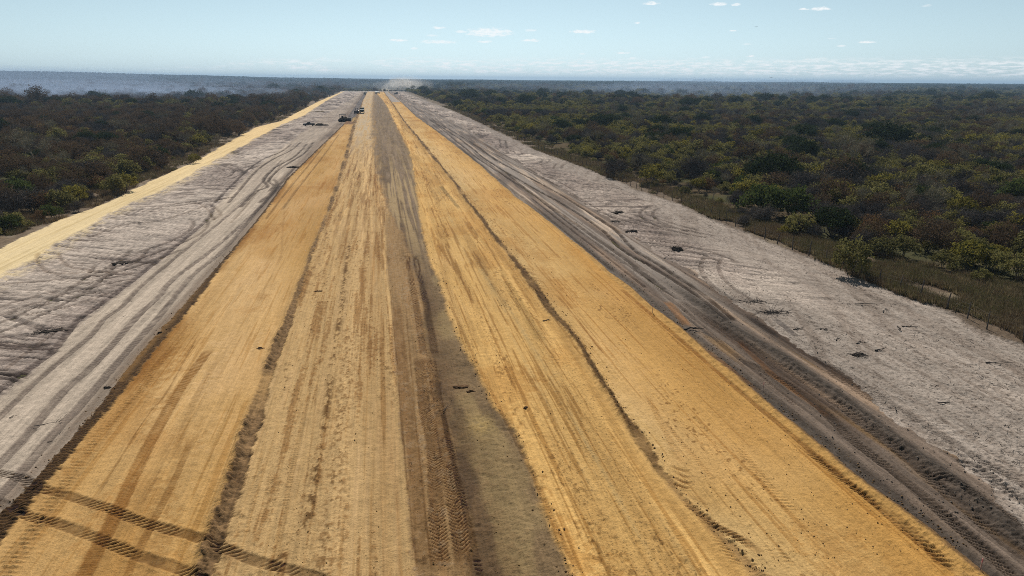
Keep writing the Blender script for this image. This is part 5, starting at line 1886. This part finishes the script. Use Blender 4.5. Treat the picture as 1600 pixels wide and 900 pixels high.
pickup(483, 197, math.pi, BLACK, 'black pickup truck parked on the left sand verge')
lump('brush_heap', 502, 196.3, 2.6, .9, .85, ROOT, 'low dark heap of brush right behind the black pickup truck', 'brush heap', 'root heaps on the left verge', 50)
dozer(537, 190, math.radians(60), 'dark bulldozer with a canopy at the end of the laid left lane')
tractor(557.5, 178, math.radians(82), MAROON, 'dusty maroon soil roller with a canopy left of the dark green truck')
truck(566, 177.5, math.radians(90), GREENP, 'dark green dump truck seen from behind beside the pale lane', None, 1.15)
truck(590, 146.5, math.radians(28), WHITE, 'white tanker truck at the far end of the pale lane', WHITE)
truck(619, 147.5, math.radians(65), NAVY, 'dark truck in front of the dust cloud at the far end')
truck(570, 148, math.radians(86), GREENP, 'small dark truck far off at the left of the white tanker')
pickup(612, 145, math.radians(90), WHITE, 'pale pickup truck between the tanker and the dust cloud')

# ------------------------------------------------------------------ birds
FEATH = mat('dark_feathers', (.03, .028, .026), .9)
for px, py, dist, lab in [(1205, 121.5, 260, 'dark bird gliding low over the horizon above the right scrub'), (1182, 42, 300, 'tiny dark bird high in the sky right of centre')]:
    v = _f + _r * (px - 800) / FPX - _u * (py - 450) / FPX
    v = v / np.linalg.norm(v) * dist
    rt = thing('bird', lab, 'bird', (v[0], v[1], H + v[2]), .6, 'birds')
    V, Fc = [], []
    for a, b_, r0, r1 in (((-.28, 0, 0), (-.05, 0, .01), .02, .075), ((-.05, 0, .01), (.18, 0, .02), .075, .06), ((.18, 0, .02), (.30, 0, .03), .05, .008)):
        tube(V, Fc, a, b_, r0, r1, 8)
    mesh_np('body', np.array(V), np.array(Fc), FEATH, rt, smooth=True)
    for s in (-1, 1):
        V = [(.14, s * .04, .03), (-.10, s * .04, .03), (-.08, s * .35, .16), (.12, s * .35, .17), (-.14, s * .75, .10), (-.02, s * .78, .10)]
        V += [(x, y, z - .015) for x, y, z in V]
        mesh_np('wing', np.array(V), [(0, 1, 2, 3), (3, 2, 4, 5), (6, 9, 8, 7), (9, 11, 10, 8), (0, 3, 9, 6), (3, 5, 11, 9), (1, 7, 8, 2), (2, 8, 10, 4), (5, 4, 10, 11)], FEATH, rt)
    mesh_np('tail', [(-.25, -.03, 0), (-.25, .03, 0), (-.45, .09, .01), (-.45, -.09, .01)], [(0, 1, 2, 3)], FEATH, rt)

# ------------------------------------------------------------------ table mountains on the far right horizon
mm_ = mat('far_rock', (.16, .15, .13), 1.0)
for x0, x1, top in ((1028, 1062, 2.0), (1075, 1122, 2.6), (1165, 1290, 2.2), (1282, 1368, 2.8)):
    D_ = 24000.0
    prof = []
    nn = 40
    for k in range(nn + 1):
        px = x0 + (x1 - x0) * k / nn
        v = _f + _r * (px - 800) / FPX - _u * (128 - 450) / FPX
        s_ = D_ / math.hypot(v[0], v[1])
        e = min(1, 4.5 * k / nn, 4.5 * (nn - k) / nn)
        prof.append((v[0] * s_, v[1] * s_, H + D_ * (top * e * (1 + .10 * math.sin(k * .9 + x0)) / FPX)))
    V, Fc = [], []
    for x, y, z in prof:
        u_ = np.array([x, y]) / math.hypot(x, y)
        V += [(x - u_[0] * 260, y - u_[1] * 260, -1), (x, y, z), (x + u_[0] * 2500, y + u_[1] * 2500, z), (x + u_[0] * 2900, y + u_[1] * 2900, -1)]
    for k in range(nn):
        for j in range(3):
            Fc.append((k * 4 + j, k * 4 + 4 + j, k * 4 + 5 + j, k * 4 + 1 + j))
    tag(mesh_np('hills', np.array(V), np.array(Fc), mm_), kind='structure')


# ------------------------------------------------------------------ air: haze, smoke and dust
def volume_mat(name, col, dens, aniso=.3, absorb=(0, 0, 0)):
    m = bpy.data.materials.new(name)
    m.use_nodes = True
    t = NT(m.node_tree)
    t.n.remove(m.node_tree.nodes['Principled BSDF'])
    v = t.node('ShaderNodeVolumePrincipled')
    v.inputs['Color'].default_value = col + (1,)
    v.inputs['Density'].default_value = dens
    v.inputs['Anisotropy'].default_value = aniso
    v.inputs['Absorption Color'].default_value = absorb + (1,)
    t.l.new(v.outputs[0], m.node_tree.nodes['Material Output'].inputs['Volume'])
    return m


hzV = np.array([(x, y, z) for x in (-9500, 16800) for y in (-1500, 16800) for z in (-3.0, 75.0)], float)
hzF = [(0, 1, 3, 2), (4, 6, 7, 5), (0, 4, 5, 1), (2, 3, 7, 6), (0, 2, 6, 4), (1, 5, 7, 3)]
o = tag(mesh_np('haze', hzV, hzF, volume_mat('haze_air', (.44, .63, .86), HAZE, .2)), kind='stuff')


def cloud_blob(name, x, y, z, sx_, sy_, sz_, m, seed):
    """a soft lump of smoke or dust"""
    a, e = np.meshgrid(np.linspace(0, 2 * math.pi, 36, endpoint=False), np.linspace(-math.pi / 2, math.pi / 2, 19))
    ex, ey, ez = np.cos(a) * np.cos(e), np.sin(a) * np.cos(e), np.sin(e)
    k = 1 + .22 * fbm(ex * 1.6 + seed, ey * 1.6 + ez * 1.3, 3, 3)
    V = np.stack([x + ex * k * sx_, y + ey * k * sy_, z + ez * k * sz_], -1).reshape(-1, 3)
    idx = np.arange(19 * 36).reshape(19, 36)
    f = np.stack([idx[:-1], np.roll(idx[:-1], -1, 1), np.roll(idx[1:], -1, 1), idx[1:]], -1).reshape(-1, 4)
    return tag(mesh_np(name, V, f, m, smooth=True), kind='stuff')


SM = volume_mat('wood_smoke', (.46, .58, .80), .0004, .2)
SM2 = volume_mat('thin_smoke', (.45, .58, .80), .00035, .2)
SM3 = volume_mat('low_smoke', (.47, .59, .80), .0020, .2)
for i_, (x, y, z, a, b_, c, m) in enumerate([(-300, 700, 4, 150, 45, 9, SM3), (-190, 720, 4, 110, 45, 8, SM3), (-400, 730, 4, 160, 50, 11, SM3), (-330, 790, 4, 190, 80, 11, SM3), (-215, 850, 4, 150, 90, 9, SM3), (-130, 960, 4, 110, 110, 8, SM2), (-420, 960, 6, 240, 110, 14, SM3), (470, 900, 4, 150, 100, 9, SM2), (380, 980, 5, 120, 120, 9, SM2), (-560, 1150, 9, 420, 330, 22, SM), (-420, 1000, 5, 300, 200, 13, SM), (-760, 1350, 8, 420, 300, 32, SM), (-330, 860, 4, 170, 120, 9, SM2),
                                           (-620, 1000, 6, 220, 160, 16, SM2), (-180, 1500, 6, 300, 260, 18, SM2), (-900, 1800, 10, 500, 400, 40, SM2),
                                           (480, 1050, 6, 200, 260, 20, SM2), (330, 1150, 6, 220, 260, 15, SM2), (560, 900, 4, 130, 110, 12, SM2), (700, 1300, 6, 320, 260, 20, SM2), (420, 860, 3, 120, 90, 8, SM2)]):
    cloud_blob('smoke', x, y, z, a, b_, c, m, 1 + i_ * 1.7)
DU = volume_mat('road_dust', (.90, .82, .72), .026, .35)
DU2 = volume_mat('thin_road_dust', (.84, .78, .71), .008, .35)
DU3 = volume_mat('faint_road_dust', (.82, .77, .72), .0035, .35)
x, y = gp(632, 143)
for i_, (dx, dy, z, a, b_, c, m) in enumerate([(4, 15, 1.5, 26, 16, 4, DU), (-18, 18, 1, 26, 14, 3, DU), (-34, 22, 1, 18, 14, 2.2, DU), (6, 25, 4, 30, 20, 7, DU2), (-8, 30, 7, 34, 24, 9, DU2), (10, 40, 10, 26, 22, 10, DU2),
                                           (-4, 46, 13, 24, 22, 11, DU2), (4, 52, 17, 30, 24, 12, DU3), (-14, 40, 10, 40, 30, 12, DU3), (14, 60, 12, 44, 30, 14, DU3)]):
    cloud_blob('dust', x + dx, y + dy, z, a, b_, c, m, 20 + i_)
print('objects', round(time.time() - T0, 1))
print('script', round(time.time() - T0, 1))
